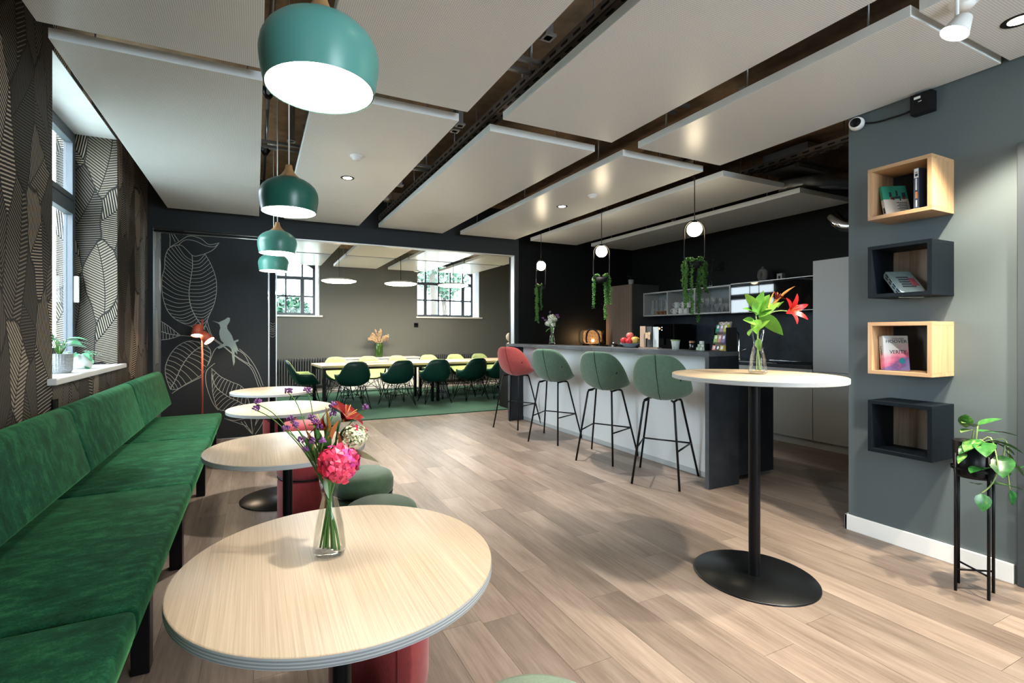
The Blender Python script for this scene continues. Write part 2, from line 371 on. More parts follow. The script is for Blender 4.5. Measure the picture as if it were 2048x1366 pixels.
M['pink'] = mat_leaf('pink_petal', (.66,.008,.085), (.86,.06,.14), 40)
M['magenta'] = mat_leaf('magenta_petal', (.62,.012,.26), (.82,.07,.36), 40)
M['cream_petal'] = mat_leaf('cream_petal', (.62,.66,.34), (.86,.80,.62), 40)
M['white_petal'] = mat_leaf('white_petal', (.66,.66,.52), (.85,.84,.74), 40)
M['purple'] = mat_leaf('purple_floret', (.13,.03,.15), (.34,.12,.40), 80)
M['lily_red'] = mat_leaf('red_lily_petal', (.24,.002,.004), (.44,.008,.006), 30)
M['lily_dark'] = mat_leaf('dark_lily_petal', (.14,.002,.003), (.30,.008,.006), 30)
M['lily_orange'] = mat_leaf('orange_bud', (.60,.20,.05), (.76,.40,.10), 30)
M['dried'] = plain('dried_grass', (.58,.42,.26), .9, var=.25, scale=40)
M['glass'] = glass('clear_glass', (.985,.99,.985), .45)
M['glassware'] = glass('glint_glassware', (.97,.98,.98), 1.2, .05, .14)  # brightness of refracted light mixed in as white
M['pane'] = glass('window_glass', (.97,.985,.99), .35)
M['water'] = glass('water', (.97,.985,.975), .3)
M['green_glass'] = glass('green_glass', (.25,.36,.10), .8)
M['edge_line'] = plain('ply_line', (.33,.34,.35), .5)
M['line'] = plain('pale_mural_line', (.42,.44,.42), .6, var=.05)
M['bird'] = plain('pale_bird_print', (.30,.38,.37), .6, var=.08, scale=20)
M['frame'] = plain('anthracite_window_frame', (.070,.088,.105), .4, var=.04)
M['lamp_white'] = emit('warm_diffuser', (1,.90,.74), E_PEND)
M['globe'] = emit('globe_glow', (1,.82,.55), E_GLOBE)
M['disc_glow'] = emit('disc_glow', (1,.86,.68), E_DISC)
M['down_glow'] = emit('downlight_glow', (1,.88,.70), 25)
M['spot_glow'] = emit('spot_glow', (1,.94,.82), 60)
M['red_glow'] = emit('reading_lamp_glow', (1,.78,.52), E_RED)
M['rattan_glow'] = emit('small_bulb', (1,.66,.36), 14)
M['apple_red'] = plain('red_apple', (.50,.02,.03), .3, var=.35, scale=15)
M['apple_yel'] = plain('yellow_apple', (.55,.36,.09), .3, var=.3, scale=15)
M['rattan'] = plain('woven_rattan', (.45,.26,.11), .7, var=.3, scale=60)
# ================================================================== SETTING
XL, YB, XK, YK, XR = -1.10, 6.50, 6.18, 6.80, 3.485
ZS = 3.15
# floor: slab plus separate planks
fl = MB().box(-1.6, 6.6, -3.4, 11.6, -.10, -.012)
fl.box(-1.1, 6.2, -3.3, -.45, -.012, 0); fl.box(-1.3, 6.2, 7.125, 11.3, -.012, 0)
floor = struct(fl.build('floor', M['plank']))
PW, PL = .182, 1.24
pm = None; k = 0; x = XL
while x < XK-.01:
    off = random.random()*PL; y = -.45-off
    while y < 7.12:
        y0, y1 = max(y, -.45), min(y+PL, 7.125)
        if y1-y0 > .05:
            full = abs((y1-y0)-PL) < 1e-4
            if full and pm is not None: me = pm
            else:
                h = (y1-y0)/2
                me = MB().box(.0006, PW-.0006, -h+.0006, h-.0006, -.012, 0).mesh('plank', M['plank'])
                if full: pm = me
            o = bpy.data.objects.new('plank', me); C.objects.link(o); o.parent = floor; o.location = (x, (y0+y1)/2, 0)
        y += PL
    x += PW
# ceiling slab
struct(MB().box(-1.7, 6.6, -3.4, 11.7, ZS, ZS+.2).build('ceiling', M['slab']))
# left wall with three windows in this room and one in the far room
def wall_x(name, x0, x1, y0, y1, z0, z1, holes, mats):
    """wall between x0..x1 (room face x1) with rectangular holes (ya,yb,za,zb)"""
    b = MB(); ys = sorted({y0, y1, *[h[0] for h in holes], *[h[1] for h in holes]})
    for a, c in zip(ys, ys[1:]):
        hs = [h for h in holes if h[0] <= a and h[1] >= c]
        if not hs: b.box(x0, x1, a, c, z0, z1)
        else: h = hs[0]; b.box(x0, x1, a, c, z0, h[2]); b.box(x0, x1, a, c, h[3], z1)
    return struct(b.build(name, mats))
WH = [(3.70, 5.19, 1.00, 2.97), (-2.8, -1.45, 1.0, 2.97)]
wl = wall_x('wall_left', -1.52, XL, -3.0, 6.62, 0, ZS, WH, M['wallpaper'])
struct(MB().box(-1.505, XL-.004, 3.70, 5.19, 2.965, 2.975).build('trim_1', plain('white_plaster_reveal', (.72,.75,.76), .8, var=.10, scale=5)))
wall_x('wall_far_left', -1.52, -1.16, 6.62, 11.0, 0, ZS, [(8.6, 10.2, 1.5, 2.75)], M['wallpaper'])
REAR = True
# portal wall: header, left stub, right strip
b = MB(); b.box(XL, -1.05, YB, 6.60, 0, 2.465); b.box(XL, 3.66, YB, 6.60, 2.465, ZS); b.box(3.59, 3.66, YB, 6.60, 0, 2.465)
struct(b.build('wall_back', M['dark_wall']))
# pale lining of the portal
b = MB(); b.box(.235, 3.59, YB+.002, 6.60, 2.452, 2.465); b.box(3.577, 3.59, YB+.002, 6.60, 0, 2.452)
struct(b.build('trim_2', M['light_metal']))
struct(MB().box(3.72, XK+.1, YK, YK+.12, 0, ZS).build('wall_kitchen_back', M['black_wall']))
struct(MB().box(XK, XK+.15, 1.0, YK, 0, ZS).build('wall_kitchen_right', M['black_wall']))
# wall with the box shelves, and the kitchen niche behind it
b = MB(); b.box(XR, XR+.16, 1.06, 1.835, 0, ZS); b.box(XR, XR+.16, -3.0, -.05, 0, ZS); b.box(XR, XR+.16, -.05, 1.06, 2.228, ZS); b.box(XR+.16, XK, 1.70, 1.835, 0, ZS)
struct(b.build('wall_right', M['grey_wall']))
struct(MB().box(XR-.016, XR, 1.075, 1.851, 0, .10).box(XR-.016, XR+.16, 1.835, 1.851, 0, .10).build('baseboard_right', M['white'], bevel=.003))
# far room
yf = 11.0
def wall_y(name, x0, x1, y0, y1, z1, holes, mat):
    b = MB(); xs = sorted({x0, x1, *[h[0] for h in holes], *[h[1] for h in holes]})
    for a, c in zip(xs, xs[1:]):
        hs = [h for h in holes if h[0] <= a and h[1] >= c]
        if not hs: b.box(a, c, y0, y1, 0, z1)
        else: h = hs[0]; b.box(a, c, y0, y1, 0, h[2]); b.box(a, c, y0, y1, h[3], z1)
    return struct(b.build(name, mat))
wall_y('wall_rear', -1.6, 6.6, -3.2, -3.0, ZS, [(1.1, 2.94, .9, 2.6)], M['grey_wall'])
FH = [(-.33, 1.245, 1.66, 3.09), (3.45, 5.06, 1.67, 3.09)]
wall_y('wall_far', -1.6, 6.6, yf, yf+.36, ZS, FH, M['far_wall'])
struct(MB().box(6.1, 6.3, 6.92, yf, 0, ZS).build('wall_far_right', M['far_wall']))
struct(MB().box(-1.1, 6.1, yf-.015, yf, 0, .09).build('baseboard_far', M['white']))
cp = MB().box(-1.05, 5.95, 7.13, 10.75, 0, .012).build('carpet', M['carpet']); tag(cp, 'green pile carpet under the long dining table', 'carpet')
# sliding door in the left of the portal, with the leaf drawing
door = struct(MB().box(-.985, .135, 6.565, 6.605, .012, 2.42).build('door_1', M['dark_wall']))
def ribbon(mb, pts, wd, y, k=6):
    P = smooth_pts([(p[0], 0, p[1]) for p in pts], k) if k > 1 else [Vector((p[0],0,p[1])) for p in pts]
    L, R = [], []
    for i, p in enumerate(P):
        t = P[min(i+1, len(P)-1)]-P[max(i-1, 0)]; t.normalize(); nrm = Vector((-t.z, 0, t.x))*wd/2
        L.append((p.x+nrm.x, y, p.z+nrm.z)); R.append((p.x-nrm.x, y, p.z-nrm.z))
    mb.grid([L, R], smooth=False)
def along(pts, t):
    P = smooth_pts([(p[0], 0, p[1]) for p in pts], 8); i = t*(len(P)-1); a = int(i); f = i-a
    q = P[a].lerp(P[min(a+1, len(P)-1)], f); return (q.x, q.z)
LD = {'l1mid': [(-.677,2.184),(-.673,2.046),(-.694,1.887),(-.707,1.73),(-.685,1.573),(-.625,1.436),(-.548,1.318)],
'l1left': [(-.819,2.295),(-.902,2.255),(-.943,2.146),(-.949,2.02),(-.975,1.894),(-.967,1.701),(-.918,1.529),(-.828,1.424),(-.694,1.356),(-.608,1.337)],
'l1right': [(-.548,2.212),(-.487,2.097),(-.435,1.94),(-.426,1.779),(-.452,1.618),(-.505,1.477),(-.548,1.338)],
'cap1': [(-.894,2.266),(-.811,2.33),(-.71,2.407),(-.591,2.388),(-.505,2.325),(-.396,2.354)], 'cap2': [(-.811,2.295),(-.744,2.359),(-.643,2.354),(-.539,2.308),(-.452,2.303),(-.396,2.354)],
'cap3': [(-.396,2.354),(-.47,2.258),(-.591,2.193),(-.668,2.18),(-.727,2.239),(-.778,2.29),(-.819,2.295)], 'st1': [(-.902,2.415),(-.894,2.362),(-.897,2.265)], 'st2': [(-.882,2.415),(-.844,2.328)], 'st3': [(-.857,2.415),(-.811,2.34)],
'l2mid': [(-.894,.629),(-.844,.733),(-.761,.926),(-.66,1.061),(-.539,1.149)], 'l2left': [(-.894,.629),(-.935,.776),(-.939,.892),(-.894,1.026),(-.811,1.132),(-.694,1.183),(-.539,1.149)],
'l2right': [(-.894,.629),(-.828,.626),(-.727,.689),(-.574,.792),(-.505,.939),(-.487,1.058),(-.539,1.149)], 'l2st': [(-.877,.579),(-.761,.661),(-.574,.762)],
'l3mid': [(-.479,.858),(-.443,.657),(-.328,.53),(-.184,.441),(-.055,.351)], 'l3up': [(-.479,.858),(-.382,.755),(-.274,.69),(-.138,.602),(-.055,.351)],
'l3lo': [(-.479,.858),(-.47,.618),(-.452,.497),(-.399,.363),(-.238,.342),(-.055,.351)], 'l3st': [(-.443,.917),(-.531,.82),(-.531,.661),(-.47,.458),(-.408,.354)],
'l4mid': [(-.98,1.293),(-.894,1.262),(-.794,1.247)], 'l4up': [(-.98,1.408),(-.91,1.355),(-.794,1.247)], 'l4lo': [(-.98,1.197),(-.894,1.21),(-.794,1.247)], 'l4st': [(-.794,1.247),(-.677,1.238)],
'br1': [(-.522,1.417),(-.47,1.238),(-.364,1.137),(-.238,1.014),(-.129,.93),(-.036,.855),(.058,.613)], 'br2': [(-.531,1.358),(-.47,1.218),(-.346,1.106),(-.202,.972),(-.055,.845),(.029,.615)],
'br3': [(-.238,1.095),(-.129,1.012),(-.064,.877)], 'br4': [(-.184,1.084),(-.073,.969),(.02,.802),(.08,.623)], 'br5': [(-.574,.782),(-.505,.919),(-.443,1.078),(-.364,1.137)],
'l5mid': [(-.036,.03),(-.055,.227)], 'l5a': [(-.036,.03),(-.092,.127),(-.202,.187),(-.346,.253)], 'l5b': [(-.346,.253),(-.238,.22),(-.129,.233),(-.055,.227)], 'l5c': [(-.036,.03),(-.008,.141),(.039,.23)],
'l5d': [(-.008,.033),(.058,.136),(.092,.227)], 'l5e': [(-.046,.041),(-.129,.202)], 'l5f': [(-.046,.041),(-.166,.199)], 'l5g': [(-.033,.04),(.01,.226)]}
mb = MB(); yl = 6.5635
for k, p in LD.items(): ribbon(mb, p, .0075 if 'mid' in k else .006, yl)
for mid, side, n, t0 in (('l1mid','l1left',24,.0),('l1mid','l1right',20,.05),('l2mid','l2left',14,.05),('l2mid','l2right',13,.05),('l3mid','l3up',13,.1),('l3mid','l3lo',14,.1),('l4mid','l4up',6,.1),('l4mid','l4lo',5,.1)):
    for i in range(n):
        t = (i+.7)/(n+1)
        if mid == 'l1mid': a = along(LD[mid], min(1, t*.92+.06)); q = along(LD[side], max(0, t-.02))
        elif mid == 'l2mid': a = along(LD[mid], t); q = along(LD[side], min(1, t*.95+.0))
        else: a = along(LD[mid], min(1, t+.02)); q = along(LD[side], min(1, t*.97+t0*.3))
        s_ = -1 if mid == 'l1mid' else 1
        md = ((a[0]+q[0])/2+(.0 if mid != 'l1mid' else 0), (a[1]+q[1])/2+(-.035 if mid == 'l1mid' else .012))
        ribbon(mb, [a, md, q], .0052, yl)
mb.build('leaf_drawing', M['line'], door, solid=.0012)
BIRD = [(-.472,1.422),(-.437,1.411),(-.402,1.403),(-.377,1.417),(-.342,1.435),(-.306,1.464),(-.284,1.458),(-.284,1.424),(-.296,1.395),(-.314,1.366),(-.312,1.326),(-.286,1.286),(-.263,1.246),(-.251,1.206),(-.243,1.18),(-.194,1.2),(-.192,1.177),(-.225,1.163),(-.212,1.12),(-.199,1.091),(-.194,1.05),(-.212,1.068),(-.204,1.016),(-.225,1.045),(-.233,1.056),(-.235,1.005),(-.23,.93),(-.245,.876),(-.256,.948),(-.263,1.017),(-.268,1.08),(-.291,1.109),(-.317,1.121),(-.342,1.121),(-.367,1.101),(-.402,1.087),(-.417,1.099),(-.377,1.127),(-.349,1.155),(-.377,1.184),(-.39,1.224),(-.397,1.264),(-.395,1.303),(-.385,1.337),(-.395,1.377),(-.412,1.394)]
MB().prism(BIRD, 6.5615, 6.5635).build('bird_print', M['bird'], door)
MB().box(.137, .152, 6.545, 6.61, 0, 2.44).build('door_edge', M['light_metal'], door)
# second leaf of the door behind, and jamb
d2 = struct(MB().box(.155, .222, 6.64, 6.68, .012, 2.44).build('door_2', M['dark_wall']))
mb = MB()
for i in range(7): ribbon(mb, [(.16, 1.24+i*.028), (.19, 1.225+i*.028+.01*math.sin(i)), (.218, 1.245+i*.026)], .005, 6.6385)
mb.build('leaf_drawing', M['line'], d2, solid=.0012)
struct(MB().box(.226, .238, 6.60, 6.72, 0, 2.452).build('trim_3', M['light_metal']))
struct(MB().box(-1.05, .24, 6.54, 6.58, 2.428, 2.452).build('trim_4', M['black']))
# windows
def window_x(n, y0, y1, z0, z1, xg, parts, handle=True, sill=True):
    fr = MB(); t = .055
    fr.box(xg-.03, xg+.03, y0, y1, z0, z0+t); fr.box(xg-.03, xg+.03, y0, y1, z1-t, z1); fr.box(xg-.03, xg+.03, y0, y0+t, z0+t, z1-t); fr.box(xg-.03, xg+.03, y1-t, y1, z0+t, z1-t)
    root = struct(fr.build('window_%d' % n, M['frame'], bevel=.004)); ym = (y0+y1)/2; zt = z0+(z1-z0)*.685
    MB().box(xg-.03, xg+.03, y0+t, y1-t, zt-.035, zt+.035).build('transom', M['frame'], root, bevel=.004)
    MB().box(xg-.03, xg+.03, ym-.04, ym+.04, z0+t, zt-.035).build('mullion', M['frame'], root, bevel=.004)
    for a, c, e, g in ((y0+t, ym-.04, z0+t, zt-.035), (ym+.04, y1-t, z0+t, zt-.035), (y0+t, y1-t, zt+.035, z1-t)):
        s = MB(); q = .045
        s.box(xg-.022, xg+.04, a, c, e, e+q); s.box(xg-.022, xg+.04, a, c, g-q, g); s.box(xg-.022, xg+.04, a, a+q, e+q, g-q); s.box(xg-.022, xg+.04, c-q, c, e+q, g-q)
        sh = s.build('sash', M['frame'], root, bevel=.003)
        MB().box(xg-.004, xg+.004, a+q, c-q, e+q, g-q).build('pane', M['pane'], sh)
    return root
w1 = window_x(1, 3.70, 5.19, 1.0, 2.96, -1.42, 2)
MB().box(-1.385, -1.345, 5.105, 5.13, 1.53, 1.75).build('handle', M['white'], w1, bevel=.006)
window_x(5, -2.8, -1.45, 1.0, 2.96, -1.42, 2); 
struct(MB().box(-1.40, XL+.045, 3.62, 5.31, .965, 1.003).build('trim_5', M['white'], bevel=.006))
def arch(x, x0, x1, zs, zp):
    t = (x-(x0+x1)/2)/((x1-x0)/2); return zs+(zp-zs)*(1-t*t)
def window_far(n, x0, x1, z0, yg):
    zs, zp = 2.72, 2.98; root = None; fr = MB(); t = .06
    fr.box(x0, x1, yg-.04, yg+.04, z0, z0+t); fr.box(x0, x0+t, yg-.04, yg+.04, z0+t, zs); fr.box(x1-t, x1, yg-.04, yg+.04, z0+t, zs)
    N = 12
    for i in range(N):
        a, c = x0+(x1-x0)*i/N, x0+(x1-x0)*(i+1)/N
        fr.prism([(a, arch(a,x0,x1,zs,zp)-t), (c, arch(c,x0,x1,zs,zp)-t), (c, 3.10), (a, 3.10)], yg-.04, yg+.04)
    root = struct(fr.build('window_%d' % n, M['frame']))
    W = x1-x0; zt = 2.48; zm = 2.08
    MB().box(x0+t, x1-t, yg-.035, yg+.035, zt-.035, zt+.035).build('transom', M['frame'], root)
    for i, fx in enumerate((.18, .82)): MB().box(x0+W*fx-.04, x0+W*fx+.04, yg-.04, yg+.035, z0+t, zt-.035).build('mullion', M['frame'], root)
    bars = [.0, .18, .40, .60, .82, 1.0]
    for fx in (.40, .60): MB().box(x0+W*fx-.018, x0+W*fx+.018, yg-.03, yg+.02, z0+t, zt-.03).build('glazing_bar', M['frame'], root)
    for fx in (.18, .40, .60, .82): MB().box(x0+W*fx-.018, x0+W*fx+.018, yg-.03, yg+.02, zt+.03, arch(x0+W*fx,x0,x1,zs,zp)-.02).build('glazing_bar', M['frame'], root)
    MB().box(x0+t, x1-t, yg-.03, yg+.02, zm-.018, zm+.018).build('glazing_bar', M['frame'], root)
    for a, c in zip(bars, bars[1:]):
        xa, xc = max(x0+t, x0+W*a+.012), min(x1-t, x0+W*c-.012)
        for za, zc in ((z0+t, zm-.012), (zm+.012, zt-.035), (zt+.035, min(arch(xa,x0,x1,zs,zp), arch(xc,x0,x1,zs,zp))-.05)):
            MB().box(xa, xc, yg-.003, yg+.003, za, zc).build('pane', M['pane'], root)
    MB().box(x0+W*.5, x0+W*.5+.016, yg-.06, yg-.04, 1.85, 1.97).build('handle', M['light_metal'], root)
    return root
window_far(2, -.33, 1.19, 1.66, yf+.26); window_far(3, 3.45, 4.99, 1.67, yf+.26)
struct(MB().box(-.36, 1.31, yf-.05, yf+.22, 1.625, 1.662).build('trim_6', M['white'], bevel=.004))
struct(MB().box(3.42, 5.13, yf-.05, yf+.22, 1.635, 1.672).build('trim_7', M['white'], bevel=.004))
window_x(6, 8.6, 10.2, 1.5, 2.75, -1.40, 2)
# pale reveals of the far windows
rv = plain('white_reveal_plaster', (.62,.66,.70), .7, var=.04)
struct(MB().box(1.235, 1.247, yf+.002, yf+.24, 1.662, 3.08).box(-.33, -.32, yf+.002, yf+.24, 1.662, 3.08).build('trim_8', rv))
struct(MB().box(5.05, 5.062, yf+.002, yf+.24, 1.672, 3.08).box(3.45, 3.46, yf+.002, yf+.24, 1.672, 3.08).build('trim_9', rv))
b = MB(); b.box(1.1,2.94,-3.16,-3.08,.9,.96); b.box(1.1,2.94,-3.16,-3.08,2.54,2.6)
for x in (1.11,2.03,2.88): b.box(x,x+.06,-3.16,-3.08,.96,2.54)
rw = struct(b.build('window_4', M['frame']))
for x in (1.17,2.09): MB().box(x,x+.79,-3.123,-3.117,.96,2.54).build('pane', M['pane'], rw)
# door in the right wall beside the plant
dr = struct(MB().box(XR-.02, XR+.12, -.05, .01, 0, 2.228).box(XR-.02, XR+.12, 1.0, 1.062, 0, 2.228).box(XR-.02, XR+.12, .01, 1.0, 2.168, 2.228).build('door_3', plain('blue_grey_door_frame', (.050,.060,.070), .45, var=.04), bevel=.003))
MB().box(XR+.03, XR+.07, .012, .998, .005, 2.166).build('door_leaf', plain('blue_grey_door_leaf', (.055,.068,.082), .45, var=.04), dr)
MB().box(XR-.015, XR+.03, .90, .92, 1.02, 1.04).box(XR-.03, XR-.012, .79, .92, 1.02, 1.04).build('handle', M['chrome'], dr)
# ================================================================== CEILING PANELS
ZP, TP = 2.657, .05
def ceiling_panel(x0, x1, y0, y1, label, split=None, g='acoustic ceiling panels', z=ZP):
    r = thing('ceiling_panel', label, 'ceiling panel', ((x0+x1)/2, (y0+y1)/2, z), 0, g)
    hx = (x1-x0)/2; ys = [y0, y1] if split is None else [y0, split, y1]; cy = (y0+y1)/2
    for a, c in zip(ys, ys[1:]):
        b = MB(); lo, hi = a-cy+(.0008 if a != y0 else 0), c-cy-(.0008 if c != y1 else 0)
        b.box(-hx, hx, lo, hi, 0, TP, 1)
        b.m[4] = 0
        b.build('panel_board', [M['panel'], M['panel_edge']], r, bevel=.0015)
    for sx in (-1, 1):
        for f in (.12, .5, .88):
            MB().tube([(sx*(hx-.08), y0-cy+(y1-y0)*f, TP), (sx*(hx-.08), y0-cy+(y1-y0)*f, ZS-z)], .005, 6).build('hanger_rod', M['zinc'], r)
    MB().box(-hx+.03, hx-.03, -.02, .02, TP, TP+.03).build('cross_rail', M['zinc'], r)
    return r
cx = {1: (-.883,.033), 2: (.31,1.20), 3: (1.45,2.34), 4: (2.59,3.47), 5: (3.725,4.56), 6: (4.84,5.70)}
nm = {1: 'beside the left window wall', 2: 'right of the green pendants', 3: 'above the open floor', 4: 'over the bar stools', 5: 'over the bar', 6: 'along the kitchen wall'}
r2 = {1: (2.918,6.306,5.05), 2: (2.925,6.32,5.3), 3: (2.975,6.30,5.3), 4: (2.95,6.265,5.3), 5: (2.955,6.26,5.0), 6: (2.98,6.25,5.0)}
for c, (a, b_, s_) in r2.items(): ceiling_panel(*cx[c], a, b_, 'long pale suspended ceiling panel %s, ending before the portal beam' % nm[c], s_)
for c in (1, 2, 3, 4): ceiling_panel(*cx[c], 1.12, 2.785, 'near pale perforated ceiling panel %s, at the top of the picture' % {1: 'left of the largest green pendant', 2: 'right of the largest green pendant', 3: 'in the middle, third from the left', 4: 'above the box shelf wall'}[c])
ceiling_panel(*cx[4], -.6, 1.09, 'perforated ceiling panel in the top right corner with spot and downlight')
for c in (1, 2, 3, 4, 5):
    wh = {1: 'by the left far window', 2: 'left of the first disc pendant gap', 3: 'above the middle of the dining table', 4: 'before the right far window', 5: 'at the right end of the dining room'}[c]
    ceiling_panel(*cx[c], 6.95, 8.76, 'nearer dining room ceiling panel %s' % wh, g='dining room ceiling panels')
    ceiling_panel(*cx[c], 8.85, 10.36, 'farther dining room ceiling panel %s' % wh, g='dining room ceiling panels')
# services in the gaps
def cable_tray(x, y0, y1, z, label, w=.09):
    r = thing('cable_tray', label, 'cable tray', (x, (y0+y1)/2, z)); h = (y1-y0)/2
    MB().box(-w/2, w/2, -h, h, 0, .004).box(-w/2, -w/2+.003, -h, h, 0, .06).box(w/2-.003, w/2, -h, h, 0, .06).build('tray_channel', M['tray'], r)
    b = MB(); n = int((y1-y0)/.11)
    for i in range(n):
        for sx in (-.22, .22): b.box(sx*w-.007, sx*w+.007, -h+.02+i*.11+(.055 if sx > 0 else 0), -h+.075+i*.11+(.055 if sx > 0 else 0), -.002, .0005)
        b.box(-w/2-.002, -w/2+.001, -h+.02+i*.11, -h+.08+i*.11, .022, .036)
    tag(b.build('tray_slots', M['black_soft'], r), kind='stuff')
    for i in range(5):
        yy = -h+.3+i*(y1-y0-.6)/4
        MB().tube([(0, yy, .0), (0, yy, ZS-z)], .006, 6).build('hanger_rod', M['zinc'], r)
    return r
cable_tray(1.52, 1.2, 6.4, 2.775, 'slotted steel cable tray above the gap left of the middle panels')
cable_tray(3.66, 1.9, 5.4, 2.86, 'dark slotted cable tray high over the bar')
cable_tray(4.68, 2.2, 6.2, 2.93, 'slotted cable tray beside the ventilation duct over the kitchen')
for i, (xa, xb, y, z, lb) in enumerate(((.04,.33,4.25,2.80,'nearer'), (1.12,1.50,2.36,2.80,'nearer'), (1.12,1.50,4.26,2.80,'farther'), (2.26,2.66,2.38,2.80,'single'))):
    gapn = ('between the window panels and the green pendants', 'in the gap left of the middle panels', 'in the gap left of the middle panels', 'in the gap above the bar stools')[i]
    r = thing('support_rail', '%s pair of steel cross rails %s' % (lb, gapn), 'rail', ((xa+xb)/2, y, z)); h = (xb-xa)/2
    for dy in (0, .11):
        MB().box(-h, h, dy-.012, dy+.012, 0, .022).build('rail_bar', M['zinc'], r)
    for sx in (-.7, .7): MB().tube([(sx*h, .05, .02), (sx*h, .05, ZS-z)], .007, 6).build('hanger_rod', M['zinc'], r)
r = thing('conduit_pipe', 'dark conduit pipe with clamps under the brown ceiling above the second green pendant', 'pipe', (.085, 4.4, 3.10))
MB().tube([(0,-1.7,0),(0,2.0,0)], .014, 8).build('pipe', M['zinc'], r)
for yy in (-.35, .95): MB().lathe([(.05,.045),(.05,.02),(.02,-.03),(.001,-.03)], 12, (0, yy, 0)).build('clamp', M['black'], r)
for i, (px, py, ph) in enumerate(((1.30,3.15,.42), (1.30,3.25,.42), (1.31,4.75,.40), (1.30,5.3,.40), (1.29,2.0,.44), (.245,4.0,.40))):
    r = thing('strut', 'vertical zinc strut hanging %s' % ('above the tray corner between four panels', 'just behind the strut at the panel crossing', 'above the tray, before the rails', 'nearest the portal beam above the tray', 'at the top edge above the tray', 'left of the panel with the smoke detector')[i], 'strut', (px, py, ZS-ph))
    MB().box(-.018,.018,-.018,.018,0,ph).build('channel', M['zinc'], r); MB().box(-.03,.03,-.03,.03,0,.012).build('foot_plate', M['zinc'], r)
# duct over the kitchen
r = thing('ventilation_duct', 'silver ventilation duct and fittings under the kitchen ceiling beside the shelf wall', 'duct', (5.2, 2.55, 2.82))
MB().tube([(-.2,.75,0),(.0,.45,0),(.35,.25,0),(.95,.2,0)], .085, 16).build('duct_pipe', M['zinc'], r)
MB().tube([(.35,.62,.06),(.9,.62,.06)], .07, 14).build('branch_pipe', M['zinc'], r)
MB().box(-.45,.05,.3,.75,.1,.28).build('silencer_box', M['zinc'], r); MB().box(-.5,.5,.35,.39,.05,.09).build('bracket', M['zinc'], r)
r = thing('flexible_duct', 'short silver flexible duct elbow above the tall grey cabinet', 'duct', (5.85, 2.95, 2.42))
MB().tube(smooth_pts([(-.02,.28,.16),(-.04,.2,.06),(-.02,.08,.01),(.02,-.3,.01)], 6), .07, 16).build('duct_pipe', M['chrome'], r); MB().tube([(.0,.05,.07),(.0,.05,ZS-2.42)], .006, 6).build('hanger_rod', M['zinc'], r)
r = tag(MB().box(1.46,2.6,5.9,6.06,2.93,3.02).build('beam', plain('beige_beam', (.36,.27,.20), .7)), 'beige crossing beam in the ceiling void before the portal', 'beam')
# ================================================================== LAMPS
def downlight(x, y, label, energy, ang=90, g='recessed downlights', z=ZP, col=(1,.93,.83)):
    r = thing('downlight', label, 'downlight', (x, y, z), 0, g)
    MB().lathe([(.036,-.001),(.052,-.004),(.060,-.002),(.060,.0)], 28).build('trim_ring', M['black'], r)
    MB().disc((0,0,-.0015), .038, 24, flip=True).build('lens', M['down_glow'], r)
    if energy:
        l = bpy.data.lights.new('downlight_beam', 'SPOT'); l.energy = energy; l.spot_size = math.radians(ang); l.spot_blend = .45; l.shadow_soft_size = .03; l.color = col
        o = bpy.data.objects.new('downlight_beam', l); C.objects.link(o); o.parent = r; o.location = (0,0,-.02)
    return r
downlight(.739, 4.416, 'recessed downlight in the panel right of the second green pendant', E_DOWN)
downlight(3.026, 4.413, 'recessed downlight in the panel over the bar stools', E_DOWN)
downlight(3.06, .93, 'large recessed downlight in the top right corner', E_DOWN*1.2, col=(1,.88,.68))
downlight(3.15, .35, 'recessed downlight lighting the box shelf wall from beyond the right picture edge', E_DOWN*1.5, col=(1,.88,.68))
ceiling_panel(*cx[2], -.6, 1.09, 'perforated ceiling panel above the nearest table, over the top edge of the picture')
downlight(.86, .78, 'recessed downlight lighting the nearest table from above the picture edge', E_DOWN*.75, 70)
downlight(4.02, 9.6, 'small downlight in the far right dining room panel', 0)
for x, y, lb in ((.711,3.839,'white round smoke detector on the panel right of the green pendants'), (3.056,3.915,'white round smoke detector on the panel over the stools'), (2.678,.976,'white round detector beside the bright spot at the top right')):
    r = thing('smoke_detector', lb, 'smoke detector', (x, y, ZP), 0, 'smoke detectors')
    MB().lathe([(.001,-.034),(.026,-.034),(.034,-.024),(.036,-.018)], 24).build('sensor_dome', M['white'], r); MB().lathe([(.036,-.018),(.046,-.012),(.05,0)], 24).build('base_ring', M['white'], r)
r = thing('spot_lamp', 'bright white spot lamp hanging from the panel in the top right corner', 'spot lamp', (2.40,.895,2.42))
MB().tube([(0,0,.05),(0,0,ZP-2.43)], .007, 8).build('stem', M['white'], r)
SPR = (math.radians(18), math.radians(22), 0)
MB().lathe([(.008,.06),(.026,.048),(.040,.0),(.044,-.016)], 24).build('housing', M['white'], r, rot=SPR)
MB().lathe([(.001,-.022),(.03,-.019),(.043,-.012)], 24).build('lens', M['spot_glow'], r, rot=SPR)
l = bpy.data.lights.new('spot_beam', 'SPOT'); l.energy = E_DOWN*.8; l.spot_size = 2.0; l.spot_blend = .6; l.shadow_soft_size = .04; l.color = (1,.92,.8)
o = bpy.data.objects.new('spot_beam', l); C.objects.link(o); o.parent = r; o.location = (0,0,-.03)
